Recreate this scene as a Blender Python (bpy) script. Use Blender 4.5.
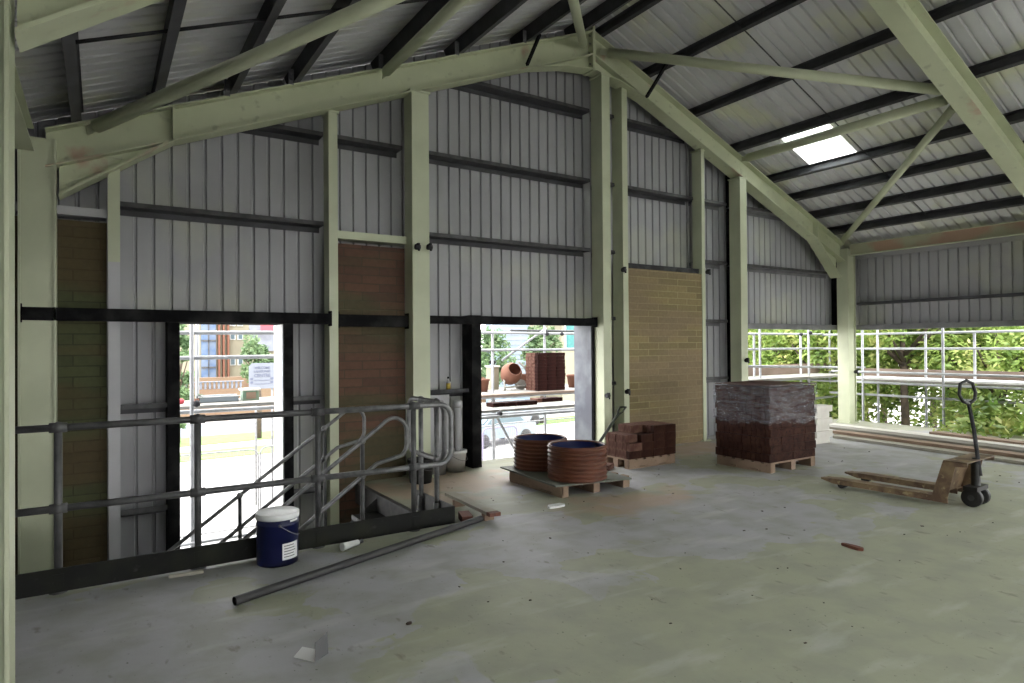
import bpy, bmesh, math, random
from mathutils import Vector, Matrix
random.seed(7)
PI = math.pi
for o in list(bpy.data.objects): bpy.data.objects.remove(o)
C = bpy.context.scene.collection
S = bpy.context.scene

# ---------------------------------------------------------------- camera, sky, exposure
F_PX, YAW, PITCH, ROLL = 640.361, .571555, .00807768, -.00712347
cam = bpy.data.cameras.new('camera'); co = bpy.data.objects.new('camera', cam); C.objects.link(co)
cam.sensor_width = 36; cam.lens = F_PX/1024*36; cam.clip_end = 400; cam.clip_start = .05
_f = Vector((math.sin(YAW)*math.cos(PITCH), math.cos(YAW)*math.cos(PITCH), math.sin(PITCH)))
_r = Vector((math.cos(YAW), -math.sin(YAW), 0)); _u = _r.cross(_f)
_r2 = _r*math.cos(ROLL)+_u*math.sin(ROLL); _u2 = -_r*math.sin(ROLL)+_u*math.cos(ROLL)
co.matrix_world = Matrix(((_r2.x, _u2.x, -_f.x, 0), (_r2.y, _u2.y, -_f.y, 0), (_r2.z, _u2.z, -_f.z, 1.6), (0, 0, 0, 1)))
S.camera = co
S.view_settings.view_transform = 'Standard'; S.view_settings.look = 'None'
S.view_settings.gamma = 1; S.view_settings.use_curve_mapping = False
S.view_settings.exposure = 0.68

w = bpy.data.worlds.new('overcast_sky'); S.world = w; w.use_nodes = True
nt = w.node_tree; nt.nodes.clear()
out = nt.nodes.new('ShaderNodeOutputWorld'); bg = nt.nodes.new('ShaderNodeBackground')
tc = nt.nodes.new('ShaderNodeTexCoord'); sx = nt.nodes.new('ShaderNodeSeparateXYZ'); cr = nt.nodes.new('ShaderNodeValToRGB')
nt.links.new(tc.outputs['Generated'], sx.inputs[0]); nt.links.new(sx.outputs['Z'], cr.inputs[0])
cr.color_ramp.elements[0].position = 0; cr.color_ramp.elements[0].color = (1, .985, .97, 1)
cr.color_ramp.elements[1].position = .8; cr.color_ramp.elements[1].color = (1, 1, 1, 1)
nt.links.new(cr.outputs[0], bg.inputs[0]); bg.inputs[1].default_value = 5.2
nt.links.new(bg.outputs[0], out.inputs[0])
sun = bpy.data.lights.new('veiled_sun', 'SUN'); sun.energy = 0.8; sun.angle = math.radians(40); sun.color = (1, .98, .93)
so = bpy.data.objects.new('veiled_sun', sun); C.objects.link(so)
so.rotation_euler = (math.radians(38), 0, math.radians(140))

# ---------------------------------------------------------------- materials
def mat(name, col, rough=.7, metal=0, noise=None, bump=0, bscale=60, spec=.5, alpha=1, trans=0):
    """noise = list of (scale, colour2, lo, hi) mixed over the base colour"""
    m = bpy.data.materials.new(name); m.use_nodes = True
    n = m.node_tree; b = n.nodes['Principled BSDF']
    b.inputs['Roughness'].default_value = rough; b.inputs['Metallic'].default_value = metal
    b.inputs['Specular IOR Level'].default_value = spec
    b.inputs['Alpha'].default_value = alpha
    if trans: b.inputs['Transmission Weight'].default_value = trans
    t = n.nodes.new('ShaderNodeTexCoord')
    cur = n.nodes.new('ShaderNodeRGB'); cur.outputs[0].default_value = (*col, 1); cur = cur.outputs[0]
    for i, (sc, c2, lo, hi) in enumerate(noise or []):
        x = n.nodes.new('ShaderNodeTexNoise'); x.inputs['Scale'].default_value = sc; x.inputs['Detail'].default_value = 6
        mp = n.nodes.new('ShaderNodeMapping'); mp.inputs['Location'].default_value = (i*7.3, i*3.1, i)
        n.links.new(t.outputs['Object'], mp.inputs[0]); n.links.new(mp.outputs[0], x.inputs['Vector'])
        r = n.nodes.new('ShaderNodeMapRange'); r.inputs[1].default_value = lo; r.inputs[2].default_value = hi
        n.links.new(x.outputs['Fac'], r.inputs[0])
        mx = n.nodes.new('ShaderNodeMix'); mx.data_type = 'RGBA'; mx.inputs[7].default_value = (*c2, 1)
        n.links.new(r.outputs[0], mx.inputs[0]); n.links.new(cur, mx.inputs[6]); cur = mx.outputs[2]
    n.links.new(cur, b.inputs['Base Color'])
    if bump:
        x = n.nodes.new('ShaderNodeTexNoise'); x.inputs['Scale'].default_value = bscale; x.inputs['Detail'].default_value = 4
        n.links.new(t.outputs['Object'], x.inputs['Vector'])
        bp = n.nodes.new('ShaderNodeBump'); bp.inputs['Strength'].default_value = bump; bp.inputs['Distance'].default_value = .01
        n.links.new(x.outputs['Fac'], bp.inputs['Height']); n.links.new(bp.outputs[0], b.inputs['Normal'])
    return m

M = {}
M['steel'] = mat('pale_green_paint', (.53, .56, .39), .55, noise=[(1.1, (.43, .46, .31), .4, .65), (1.9, (.46, .32, .24), .63, .72), (9, (.40, .42, .29), .62, .72)])
M['steel_clean'] = mat('pale_green_paint_clean', (.55, .58, .42), .5, noise=[(1.5, (.44, .47, .33), .4, .7)])
M['steel_pink'] = mat('reddish_primer_steel', (.43, .43, .31), .6, noise=[(1.2, (.46, .31, .23), .42, .55)])
M['rail_grey'] = mat('grey_rail', (.17, .17, .18), .5, noise=[(5, (.12, .12, .13), .45, .65)])
M['primer'] = mat('grey_primer', (.48, .48, .50), .5, noise=[(2, (.42, .42, .44), .4, .7)])
M['dark'] = mat('dark_steel', (.03, .03, .034), .7, 0, spec=.2, noise=[(6, (.07, .07, .075), .45, .7)])
M['black'] = mat('black_steel', (.006, .006, .007), .8, spec=.1, noise=[(5, (.03, .03, .03), .45, .7)])
M['purlin'] = mat('dark_galvanised', (.045, .045, .052), .55, .1, noise=[(4, (.07, .07, .08), .45, .7)])
M['clad'] = mat('grey_cladding', (.37, .37, .39), .5, noise=[(.8, (.325, .325, .34), .4, .65), (.6, (.44, .45, .38), .55, .68)])
M['roof'] = mat('roof_sheet', (.62, .62, .65), .5, 0, noise=[(.7, (.52, .52, .54), .4, .65), (.8, (.63, .64, .50), .52, .64)])
M['galv'] = mat('galvanised', (.21, .21, .215), .45, .4, noise=[(14, (.13, .13, .135), .42, .65)])
M['galv_dark'] = mat('dull_galvanised', (.085, .085, .088), .5, .2, noise=[(9, (.05, .05, .052), .42, .65)])
M['galv_bright'] = mat('bright_scaffold', (.36, .37, .39), .5, .1, noise=[(6, (.27, .28, .29), .45, .65)])
M['toe'] = mat('toe_board', (.011, .0115, .011), .8, spec=.2, noise=[(5, (.02, .022, .015), .45, .7), (18, (.035, .035, .035), .62, .75)])
M['wood'] = mat('pallet_wood', (.30, .21, .15), .8, noise=[(3, (.23, .16, .11), .4, .65), (22, (.2, .14, .1), .6, .75)])
M['plank'] = mat('weathered_plank', (.40, .39, .33), .8, noise=[(2.5, (.32, .29, .23), .4, .65)])
M['redend'] = mat('red_painted_end', (.15, .048, .03), .7, noise=[(20, (.09, .03, .018), .5, .7)])
M['ply'] = mat('shutter_ply', (.15, .16, .13), .7, noise=[(4, (.10, .11, .09), .4, .65)])
M['pipe_dark'] = mat('dark_tube_steel', (.03, .03, .032), .5, noise=[(7, (.03, .03, .03), .45, .65)])
M['sign_white'] = mat('sign_face', (.17, .185, .22), .6, noise=[(2, (.155, .17, .2), .45, .65)])
M['white'] = mat('white_plastic', (.75, .76, .76), .45, noise=[(8, (.62, .63, .63), .5, .7)])
M['paper'] = mat('white_card', (.72, .72, .73), .6)
M['cardshade_print'] = mat('shaded_card_and_print', (.10, .10, .105), .7)  # shade tone for the white card's upright leaf, also used for printed lines
M['brickdark'] = mat('dark_red_brick', (.030, .0105, .007), .8, spec=.15, noise=[(9, (.05, .02, .012), .4, .65), (30, (.017, .006, .005), .55, .7)])
M['brickmid'] = mat('dusty_and_lit_red_brick', (.085, .038, .028), .85, spec=.2, noise=[(11, (.14, .075, .055), .4, .65), (30, (.04, .017, .012), .6, .75)])
M['bluetin'] = mat('blue_tin', (.003, .006, .05), .35, noise=[(5, (.002, .004, .03), .45, .65)])
M['navy'] = mat('navy_plastic', (.006, .014, .09), .35, noise=[(6, (.01, .03, .14), .5, .7)])
M['orange'] = mat('terracotta_plastic', (.13, .042, .02), .5, noise=[(5, (.09, .03, .015), .4, .65)])
M['rubber'] = mat('black_rubber', (.012, .012, .012), .6, noise=[(9, (.02, .02, .02), .5, .7)])
M['rust'] = mat('rusty_yellow_steel', (.21, .145, .08), .65, noise=[(7, (.11, .065, .04), .42, .6), (16, (.34, .27, .15), .6, .72)])
M['pot'] = mat('terracotta', (.18, .075, .045), .8, noise=[(6, (.14, .055, .035), .45, .65)])
M['yellow'] = mat('yellow_label', (.45, .33, .05), .5)
M['green_pl'] = mat('pale_green_plastic', (.13, .22, .15), .5, noise=[(6, (.19, .24, .16), .45, .65)])
M['teal'] = mat('teal_paint', (.02, .13, .13), .5, noise=[(5, (.03, .17, .16), .45, .65)])
M['bluepanel'] = mat('blue_glass_panel', (.07, .12, .22), .35, noise=[(1, (.12, .16, .23), .45, .6)])
M['render'] = mat('cream_render', (.26, .24, .17), .8, noise=[(.6, (.22, .2, .145), .4, .65)])
M['blueclad'] = mat('pale_blue_boarding', (.16, .21, .27), .6, noise=[(1, (.19, .24, .3), .4, .65)])
M['glass'] = mat('window_glass', (.10, .14, .16), .1)
M['roofslate'] = mat('slate', (.13, .14, .165), .7, noise=[(2, (.10, .11, .13), .4, .65)])
M['stone'] = mat('pale_stone', (.70, .68, .62), .8, noise=[(2, (.6, .58, .53), .4, .65)])
M['board_pale'] = mat('pale_scaffold_board', (.27, .265, .24), .8, noise=[(3, (.21, .2, .18), .4, .65)])
M['board_pink'] = mat('pinkish_board', (.22, .165, .13), .8, noise=[(3, (.18, .13, .1), .4, .65)])
M['ground'] = mat('pale_yard', (.40, .395, .38), .9, noise=[(.5, (.34, .335, .33), .4, .65), (7, (.32, .31, .3), .55, .7)])
M['asphalt'] = mat('asphalt', (.13, .15, .185), .85, noise=[(.5, (.16, .175, .2), .4, .65)])
M['bark'] = mat('bark', (.09, .065, .045), .9, noise=[(8, (.05, .04, .03), .4, .65)])
M['lav'] = mat('lavender_mesh', (.2, .18, .26), .6)
M['redsign'] = mat('red_paint', (.5, .06, .08), .6)
M['letter'] = mat('dark_lettering', (.10, .11, .16), .6)
M['vanblue'] = mat('pale_blue_paint', (.18, .23, .27), .35, noise=[(1, (.22, .25, .28), .45, .65)])
M['shovel'] = mat('dark_green_handle', (.02, .028, .016), .5)
M['soil'] = mat('soil', (.05, .035, .025), .9, noise=[(20, (.1, .07, .05), .5, .7)])

def brickmat(name, c1, c2, mortar, tintscale=.9, tint=None):
    m = bpy.data.materials.new(name); m.use_nodes = True; n = m.node_tree; b = n.nodes['Principled BSDF']
    b.inputs['Roughness'].default_value = .85
    t = n.nodes.new('ShaderNodeTexCoord'); s = n.nodes.new('ShaderNodeSeparateXYZ'); cb = n.nodes.new('ShaderNodeCombineXYZ')
    n.links.new(t.outputs['Object'], s.inputs[0]); n.links.new(s.outputs['X'], cb.inputs['X']); n.links.new(s.outputs['Z'], cb.inputs['Y'])
    br = n.nodes.new('ShaderNodeTexBrick'); n.links.new(cb.outputs[0], br.inputs['Vector'])
    br.inputs['Color1'].default_value = (*c1, 1); br.inputs['Color2'].default_value = (*c2, 1); br.inputs['Mortar'].default_value = (*mortar, 1)
    br.inputs['Scale'].default_value = 1; br.inputs['Brick Width'].default_value = .44; br.inputs['Row Height'].default_value = .103
    br.inputs['Mortar Size'].default_value = .007; br.inputs['Mortar Smooth'].default_value = .3; br.inputs['Bias'].default_value = 0
    cur = br.outputs['Color']
    if tint:
        x = n.nodes.new('ShaderNodeTexNoise'); x.inputs['Scale'].default_value = tintscale; x.inputs['Detail'].default_value = 2
        mp = n.nodes.new('ShaderNodeMapping'); mp.inputs['Scale'].default_value = (.6, .6, 3.0)
        n.links.new(t.outputs['Object'], mp.inputs[0]); n.links.new(mp.outputs[0], x.inputs['Vector'])
        r = n.nodes.new('ShaderNodeMapRange'); r.inputs[1].default_value = .44; r.inputs[2].default_value = .56; n.links.new(x.outputs['Fac'], r.inputs[0])
        mx = n.nodes.new('ShaderNodeMix'); mx.data_type = 'RGBA'; mx.blend_type = 'MIX'; mx.inputs[7].default_value = (*tint, 1)
        mul = n.nodes.new('ShaderNodeMath'); mul.operation = 'MULTIPLY'; mul.inputs[1].default_value = .6; n.links.new(r.outputs[0], mul.inputs[0])
        n.links.new(mul.outputs[0], mx.inputs[0]); n.links.new(cur, mx.inputs[6]); cur = mx.outputs[2]
    x = n.nodes.new('ShaderNodeTexNoise'); x.inputs['Scale'].default_value = 25; n.links.new(t.outputs['Object'], x.inputs['Vector'])
    mx = n.nodes.new('ShaderNodeMix'); mx.data_type = 'RGBA'; mx.blend_type = 'MULTIPLY'; mx.inputs[0].default_value = .35
    n.links.new(cur, mx.inputs[6]); n.links.new(x.outputs['Fac'], mx.inputs[7]); cur = mx.outputs[2]
    n.links.new(cur, b.inputs['Base Color'])
    bp = n.nodes.new('ShaderNodeBump'); bp.inputs['Strength'].default_value = .5; bp.inputs['Distance'].default_value = .006
    iv = n.nodes.new('ShaderNodeMath'); iv.operation = 'SUBTRACT'; iv.inputs[0].default_value = 1
    n.links.new(br.outputs['Fac'], iv.inputs[1]); n.links.new(iv.outputs[0], bp.inputs['Height']); n.links.new(bp.outputs[0], b.inputs['Normal'])
    return m
M['brick_buff'] = brickmat('buff_brickwork', (.31, .245, .115), (.215, .165, .078), (.38, .32, .17), .7, (.26, .185, .12))
M['brick_red'] = brickmat('brown_brickwork', (.15, .075, .047), (.10, .05, .033), (.08, .055, .036), .8, (.07, .08, .034))
M['brick_moss'] = brickmat('mossy_brickwork', (.085, .096, .04), (.06, .068, .028), (.045, .048, .022), .8, (.105, .06, .028))
M['brick_far'] = brickmat('distant_brickwork', (.21, .125, .075), (.17, .10, .06), (.2, .16, .12), .5, (.23, .165, .10))

# pale worn areas of the screed: centre x, y and half sizes in metres
PALE_SCREED = [(5.0, 4.0, 1.5, 1.0), (3.1, 4.3, .9, .8), (-.2, 3.2, 1.5, 2.6), (1.7, 4.3, .9, .55), (9.6, 5.6, 2.4, 2.2), (5.4, 6.0, 1.6, .8), (4, -3, 2.5, 2), (9, -1, 2, 2)]
def floormat():
    m = bpy.data.materials.new('screed_floor'); m.use_nodes = True; n = m.node_tree; b = n.nodes['Principled BSDF']
    t = n.nodes.new('ShaderNodeTexCoord')
    def noise(sc, det=6, loc=(0, 0, 0), scl=(1, 1, 1), dist=0):
        mp = n.nodes.new('ShaderNodeMapping'); mp.inputs['Location'].default_value = loc; mp.inputs['Scale'].default_value = scl
        x = n.nodes.new('ShaderNodeTexNoise'); x.inputs['Scale'].default_value = sc; x.inputs['Detail'].default_value = det; x.inputs['Distortion'].default_value = dist
        n.links.new(t.outputs['Object'], mp.inputs[0]); n.links.new(mp.outputs[0], x.inputs['Vector']); return x.outputs['Fac']
    def mr(f, lo, hi, a=0, c=1):
        r = n.nodes.new('ShaderNodeMapRange'); r.inputs[1].default_value = lo; r.inputs[2].default_value = hi
        r.inputs[3].default_value = a; r.inputs[4].default_value = c; n.links.new(f, r.inputs[0]); return r.outputs[0]
    def mix(f, a, c, mode='MIX'):
        x = n.nodes.new('ShaderNodeMix'); x.data_type = 'RGBA'; x.blend_type = mode
        if isinstance(f, float): x.inputs[0].default_value = f
        else: n.links.new(f, x.inputs[0])
        for i, v in ((6, a), (7, c)):
            if isinstance(v, tuple): x.inputs[i].default_value = (*v, 1)
            else: n.links.new(v, x.inputs[i])
        return x.outputs[2]
    nz0 = noise(1.6, 8, (1.3, .4, 0), dist=.5)
    def patch_f(x, y, rx, ry, prev):
        vm = n.nodes.new('ShaderNodeVectorMath'); vm.operation = 'SUBTRACT'; vm.inputs[1].default_value = (x, y, 0); n.links.new(t.outputs['Object'], vm.inputs[0])
        v2 = n.nodes.new('ShaderNodeVectorMath'); v2.operation = 'MULTIPLY'; v2.inputs[1].default_value = (1/rx, 1/ry, 0); n.links.new(vm.outputs[0], v2.inputs[0])
        v3 = n.nodes.new('ShaderNodeVectorMath'); v3.operation = 'LENGTH'; n.links.new(v2.outputs[0], v3.inputs[0])
        if prev is None: return v3.outputs['Value']
        a = n.nodes.new('ShaderNodeMath'); a.operation = 'MINIMUM'; n.links.new(v3.outputs['Value'], a.inputs[0]); n.links.new(prev, a.inputs[1]); return a.outputs[0]
    pf = None
    for q in PALE_SCREED: pf = patch_f(*q, pf)
    ad = n.nodes.new('ShaderNodeMath'); ad.operation = 'ADD'; n.links.new(pf, ad.inputs[0]); n.links.new(mr(nz0, .25, .75, -.75, .75), ad.inputs[1])
    c = mix(mr(ad.outputs[0], 1.04, .98), (.33, .335, .25), (.365, .36, .38))
    c = mix(mr(noise(3.2, 8, (4, 2, 0)), .42, .62, 0, .6), c, (.265, .27, .22))
    c = mix(mr(noise(1.4, 5, (9, 5, 0), (1, 3, 1)), .55, .7, 0, .35), c, (.56, .56, .55))
    # brick dust where the wall was cut
    s = n.nodes.new('ShaderNodeSeparateXYZ'); n.links.new(t.outputs['Object'], s.inputs[0])
    def blob(x, y, rx, ry):
        vm = n.nodes.new('ShaderNodeVectorMath'); vm.operation = 'SUBTRACT'; vm.inputs[1].default_value = (x, y, 0)
        n.links.new(t.outputs['Object'], vm.inputs[0])
        v2 = n.nodes.new('ShaderNodeVectorMath'); v2.operation = 'MULTIPLY'; v2.inputs[1].default_value = (1/rx, 1/ry, 0); n.links.new(vm.outputs[0], v2.inputs[0])
        v3 = n.nodes.new('ShaderNodeVectorMath'); v3.operation = 'LENGTH'; n.links.new(v2.outputs[0], v3.inputs[0])
        a = n.nodes.new('ShaderNodeMath'); a.operation = 'ADD'; n.links.new(v3.outputs['Value'], a.inputs[0]); n.links.new(mr(nz, .3, .7, -.6, .6), a.inputs[1])
        return mr(a.outputs[0], 1.1, .5, 0, .7)
    nz = noise(2.5, 5, (2, 7, 0))
    for bl in ((3.3, 6.7, 1.3, .7), (4.6, 4.9, .8, .45), (7.6, 6.9, 1.3, .55)):
        c = mix(blob(*bl), c, (.42, .30, .22))
    c = mix(mr(noise(38, 3, (3, 3, 0)), .69, .73, 0, .8), c, (.10, .095, .07))
    c = mix(mr(noise(11, 6, (7, 1, 0), (1, .45, 1)), .64, .72, 0, .6), c, (.15, .14, .10))
    n.links.new(c, b.inputs['Base Color']); b.inputs['Roughness'].default_value = .62
    bp = n.nodes.new('ShaderNodeBump'); bp.inputs['Strength'].default_value = .25; bp.inputs['Distance'].default_value = .02
    n.links.new(noise(6, 8), bp.inputs['Height']); n.links.new(bp.outputs[0], b.inputs['Normal'])
    return m
M['floor'] = floormat()

def grassmat():
    return mat('lawn', (.10, .19, .045), .9, noise=[(3, (.16, .22, .07), .4, .65), (20, (.07, .14, .03), .5, .7)])
M['grass'] = grassmat()
def leafmat(name, cs, vis=1.0):
    m = bpy.data.materials.new(name); m.use_nodes = True; n = m.node_tree; b = n.nodes['Principled BSDF']
    t = n.nodes.new('ShaderNodeTexCoord'); x = n.nodes.new('ShaderNodeTexNoise'); x.inputs['Scale'].default_value = 2.2; x.inputs['Detail'].default_value = 5
    n.links.new(t.outputs['Object'], x.inputs['Vector']); r = n.nodes.new('ShaderNodeValToRGB'); n.links.new(x.outputs['Fac'], r.inputs[0])
    e = r.color_ramp.elements; e[0].position = .33; e[0].color = (*cs[0], 1); e[1].position = .68; e[1].color = (*cs[2], 1)
    k = e.new(.5); k.color = (*cs[1], 1)
    n.links.new(r.outputs[0], b.inputs['Base Color']); b.inputs['Roughness'].default_value = .6
    tr = n.nodes.new('ShaderNodeBsdfTranslucent'); n.links.new(r.outputs[0], tr.inputs[0])
    ms = n.nodes.new('ShaderNodeMixShader'); ms.inputs[0].default_value = .4
    n.links.new(b.outputs[0], ms.inputs[1]); n.links.new(tr.outputs[0], ms.inputs[2]); n.links.new(ms.outputs[0], n.nodes['Material Output'].inputs[0])
    return m
M['leaf'] = leafmat('bright_leaves', ((.09, .17, .035), (.27, .38, .09), (.50, .50, .18)))
M['leaf_cool'] = leafmat('cool_leaves', ((.06, .12, .05), (.13, .21, .095), (.21, .28, .14)))
def wrapmat():
    m = bpy.data.materials.new('shrink_wrap'); m.use_nodes = True; n = m.node_tree; b = n.nodes['Principled BSDF']
    b.inputs['Base Color'].default_value = (.45, .48, .55, 1); b.inputs['Roughness'].default_value = .15  # pale tint stands in for bright reflections on the film
    t = n.nodes.new('ShaderNodeTexCoord'); mp = n.nodes.new('ShaderNodeMapping'); mp.inputs['Scale'].default_value = (2, 2, 9)
    x = n.nodes.new('ShaderNodeTexNoise'); x.inputs['Scale'].default_value = 3; x.inputs['Detail'].default_value = 6
    n.links.new(t.outputs['Object'], mp.inputs[0]); n.links.new(mp.outputs[0], x.inputs['Vector'])
    r = n.nodes.new('ShaderNodeMapRange'); r.inputs[1].default_value = .35; r.inputs[2].default_value = .75; r.inputs[3].default_value = .03; r.inputs[4].default_value = .34
    n.links.new(x.outputs['Fac'], r.inputs[0]); n.links.new(r.outputs[0], b.inputs['Alpha'])
    bp = n.nodes.new('ShaderNodeBump'); bp.inputs['Strength'].default_value = 1; bp.inputs['Distance'].default_value = .03
    n.links.new(x.outputs['Fac'], bp.inputs['Height']); n.links.new(bp.outputs[0], b.inputs['Normal'])
    return m
M['wrap'] = wrapmat()
def skymat():
    m = bpy.data.materials.new('translucent_rooflight'); m.use_nodes = True; n = m.node_tree
    b = n.nodes['Principled BSDF']; b.inputs['Base Color'].default_value = (.95, .97, .97, 1); b.inputs['Roughness'].default_value = .5
    tr = n.nodes.new('ShaderNodeBsdfTranslucent'); tr.inputs[0].default_value = (.95, .98, .97, 1)
    ms = n.nodes.new('ShaderNodeMixShader'); ms.inputs[0].default_value = .85
    n.links.new(b.outputs[0], ms.inputs[1]); n.links.new(tr.outputs[0], ms.inputs[2]); n.links.new(ms.outputs[0], n.nodes['Material Output'].inputs[0])
    return m
M['rooflight'] = skymat()

# ---------------------------------------------------------------- mesh helpers
class MB:
    def __init__(s): s.bm = bmesh.new()
    def box(s, x0, x1, y0, y1, z0, z1):
        v = [s.bm.verts.new((x, y, z)) for x in (x0, x1) for y in (y0, y1) for z in (z0, z1)]
        for f in ((0, 1, 3, 2), (4, 6, 7, 5), (0, 4, 5, 1), (2, 3, 7, 6), (0, 2, 6, 4), (1, 5, 7, 3)): s.bm.faces.new([v[i] for i in f])
        return s
    def obox(s, c, ax, ay, az, hx, hy, hz):
        c = Vector(c); ax, ay, az = Vector(ax).normalized(), Vector(ay).normalized(), Vector(az).normalized()
        v = [s.bm.verts.new(c+ax*i*hx+ay*j*hy+az*k*hz) for i in (-1, 1) for j in (-1, 1) for k in (-1, 1)]
        for f in ((0, 1, 3, 2), (4, 6, 7, 5), (0, 4, 5, 1), (2, 3, 7, 6), (0, 2, 6, 4), (1, 5, 7, 3)): s.bm.faces.new([v[i] for i in f])
        return s
    def bar(s, p, q, w, h, up=(0, 0, 1)):
        p, q = Vector(p), Vector(q); d = (q-p); L = d.length; d.normalize(); side = d.cross(Vector(up)).normalized(); u = side.cross(d)
        return s.obox((p+q)/2, d, side, u, L/2, w/2, h/2)
    def prism(s, pts, off):
        """pts: list of 3-D points of a planar polygon; off: extrusion vector"""
        off = Vector(off); a = [s.bm.verts.new(Vector(p)) for p in pts]; b = [s.bm.verts.new(Vector(p)+off) for p in pts]
        s.bm.faces.new(a); s.bm.faces.new(list(reversed(b)))
        for i in range(len(a)):
            j = (i+1) % len(a); s.bm.faces.new([a[j], a[i], b[i], b[j]])
        return s
    def tube(s, pts, r, n=10, caps=True):
        pts = [Vector(p) for p in pts]; rings = []; prev = None
        for i, p in enumerate(pts):
            d = (pts[min(i+1, len(pts)-1)]-pts[max(i-1, 0)]).normalized()
            if prev is None:
                prev = d.orthogonal().normalized()
            a = (prev-d*prev.dot(d)).normalized(); prev = a; b = d.cross(a)
            rr = r[i] if isinstance(r, (list, tuple)) else r
            rings.append([s.bm.verts.new(p+(a*math.cos(2*PI*k/n)+b*math.sin(2*PI*k/n))*rr) for k in range(n)])
        for A, B in zip(rings, rings[1:]):
            for k in range(n):
                f = s.bm.faces.new([A[k], A[(k+1) % n], B[(k+1) % n], B[k]]); f.smooth = True
        if caps: s.bm.faces.new(list(reversed(rings[0]))); s.bm.faces.new(rings[-1])
        return s
    def lathe(s, prof, c, n=32, axis='Z'):
        c = Vector(c); rings = []
        for r, h in prof:
            ring = []
            for k in range(n):
                a = 2*PI*k/n; x, y = r*math.cos(a), r*math.sin(a)
                ring.append(s.bm.verts.new(c+(Vector((x, y, h)) if axis == 'Z' else (Vector((x, h, y)) if axis == 'Y' else Vector((h, x, y))))))
            rings.append(ring)
        for A, B in zip(rings, rings[1:]):
            for k in range(n):
                f = s.bm.faces.new([A[k], A[(k+1) % n], B[(k+1) % n], B[k]]); f.smooth = True
        if prof[0][0] > 1e-4: s.bm.faces.new(list(reversed(rings[0])))
        if prof[-1][0] > 1e-4: s.bm.faces.new(rings[-1])
        return s
    def ball(s, c, r, sub=2):
        g = bmesh.ops.create_icosphere(s.bm, subdivisions=sub, radius=r, matrix=Matrix.Translation(Vector(c)))
        for f in {f for v in g['verts'] for f in v.link_faces}: f.smooth = True
        return s
    def build(s, name, m, parent=None, loc=None, bevel=0):
        if bevel:
            bmesh.ops.bevel(s.bm, geom=[e for e in s.bm.edges], offset=bevel, segments=1, affect='EDGES')
        bmesh.ops.recalc_face_normals(s.bm, faces=s.bm.faces)
        if parent is not None: s.bm.transform(WM[parent.name].inverted())
        elif loc is not None: s.bm.transform(Matrix.Translation(-Vector(loc)))
        me = bpy.data.meshes.new(name); s.bm.to_mesh(me); s.bm.free(); me.materials.append(M[m] if isinstance(m, str) else m)
        o = bpy.data.objects.new(name, me); C.objects.link(o)
        if parent is not None: o.parent = parent; WM[o.name] = WM[parent.name]
        elif loc is not None: o.location = loc; WM[o.name] = Matrix.Translation(Vector(loc))
        else: WM[o.name] = Matrix.Identity(4)
        return o
WM = {}
def tag(o, label, cat, group=None, kind=None):
    o['label'] = label; o['category'] = cat
    if group: o['group'] = group
    if kind: o['kind'] = kind
    return o
def struct(o): o['kind'] = 'structure'; return o
def thing(name, label, cat, loc=(0, 0, 0), rz=0, group=None):
    o = bpy.data.objects.new(name, None); C.objects.link(o); o.location = loc; o.rotation_euler = (0, 0, rz)
    o.empty_display_size = .1
    WM[o.name] = Matrix.Translation(Vector(loc)) @ Matrix.Rotation(rz, 4, 'Z')
    return tag(o, label, cat, group)
ORD = ['first', 'second', 'third', 'fourth', 'fifth', 'sixth', 'seventh', 'eighth', 'ninth', 'tenth', 'eleventh', 'twelfth', 'thirteenth', 'fourteenth']

# ---------------------------------------------------------------- key dimensions
RX = 6.1                       # ridge line
XL, XR = -.72, 13.22           # cladding planes left / right
YG = 7.68                      # gable cladding
YB = -9.0                      # open back of the hall
GZ = -2.8                      # ground outside
def top(x): return 6.24-.4*abs(x-RX)        # top of the rafters
def roofz(x): return top(x)+(.225 if x < RX else .155)

# ---------------------------------------------------------------- floor
struct(MB().prism([(XL, YB, 0), (13.35, YB, 0), (13.35, 7.82, 0), (2.6, 7.82, 0), (2.6, 5.24, 0), (XL, 5.24, 0)], (0, 0, -.22)).build('floor', 'floor'))
struct(MB().box(XL, 2.56, 5.26, 7.9, GZ-.1, GZ).build('floor_lower', 'floor'))
struct(MB().box(2.6, 2.7, 5.3, 7.7, GZ, -.22).build('wall_stairwell', 'clad'))
struct(MB().box(XL, 2.6, 5.1, 5.24, GZ, -.22).build('wall_stairwell_front', 'clad'))

# ---------------------------------------------------------------- ribbed sheets
def ribbed(segs, depth=.028, pitch=.165, plane='Y', pos=0, sign=-1, mb=None):
    """segs: (a0,a1,zfun0,zfun1): vertical ribbed sheet along X (plane Y) or along Y (plane X)"""
    mb = mb or MB()
    for a0, a1, f0, f1 in segs:
        a0, a1 = a0-.02, a1+.02
        xs = []
        k = math.floor(a0/pitch)
        while k*pitch < a1:
            b = k*pitch
            for off, d in ((0, 0), (.118, 0), (.128, 1), (.155, 1)): xs.append((b+off, d))
            k += 1
        xs = [(x, d) for x, d in xs if a0 < x < a1]; xs = [(a0, xs[0][1] if xs else 0)]+xs+[(a1, xs[-1][1] if xs else 0)]
        if a0 < RX < a1 and plane == 'Y': xs.append((RX, 0)); xs.sort()
        lo, hi = [], []
        for x, d in xs:
            yy = pos+(sign*-1)*d*depth
            p = (lambda z: (x, yy, z)) if plane == 'Y' else (lambda z: (yy, x, z))
            lo.append(mb.bm.verts.new(p(f0(x)))); hi.append(mb.bm.verts.new(p(f1(x))))
        for i in range(len(xs)-1): mb.bm.faces.new([lo[i], lo[i+1], hi[i+1], hi[i]])
    return mb
K = lambda z: (lambda x: z)
gable_top = lambda x: roofz(x)-.01
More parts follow.
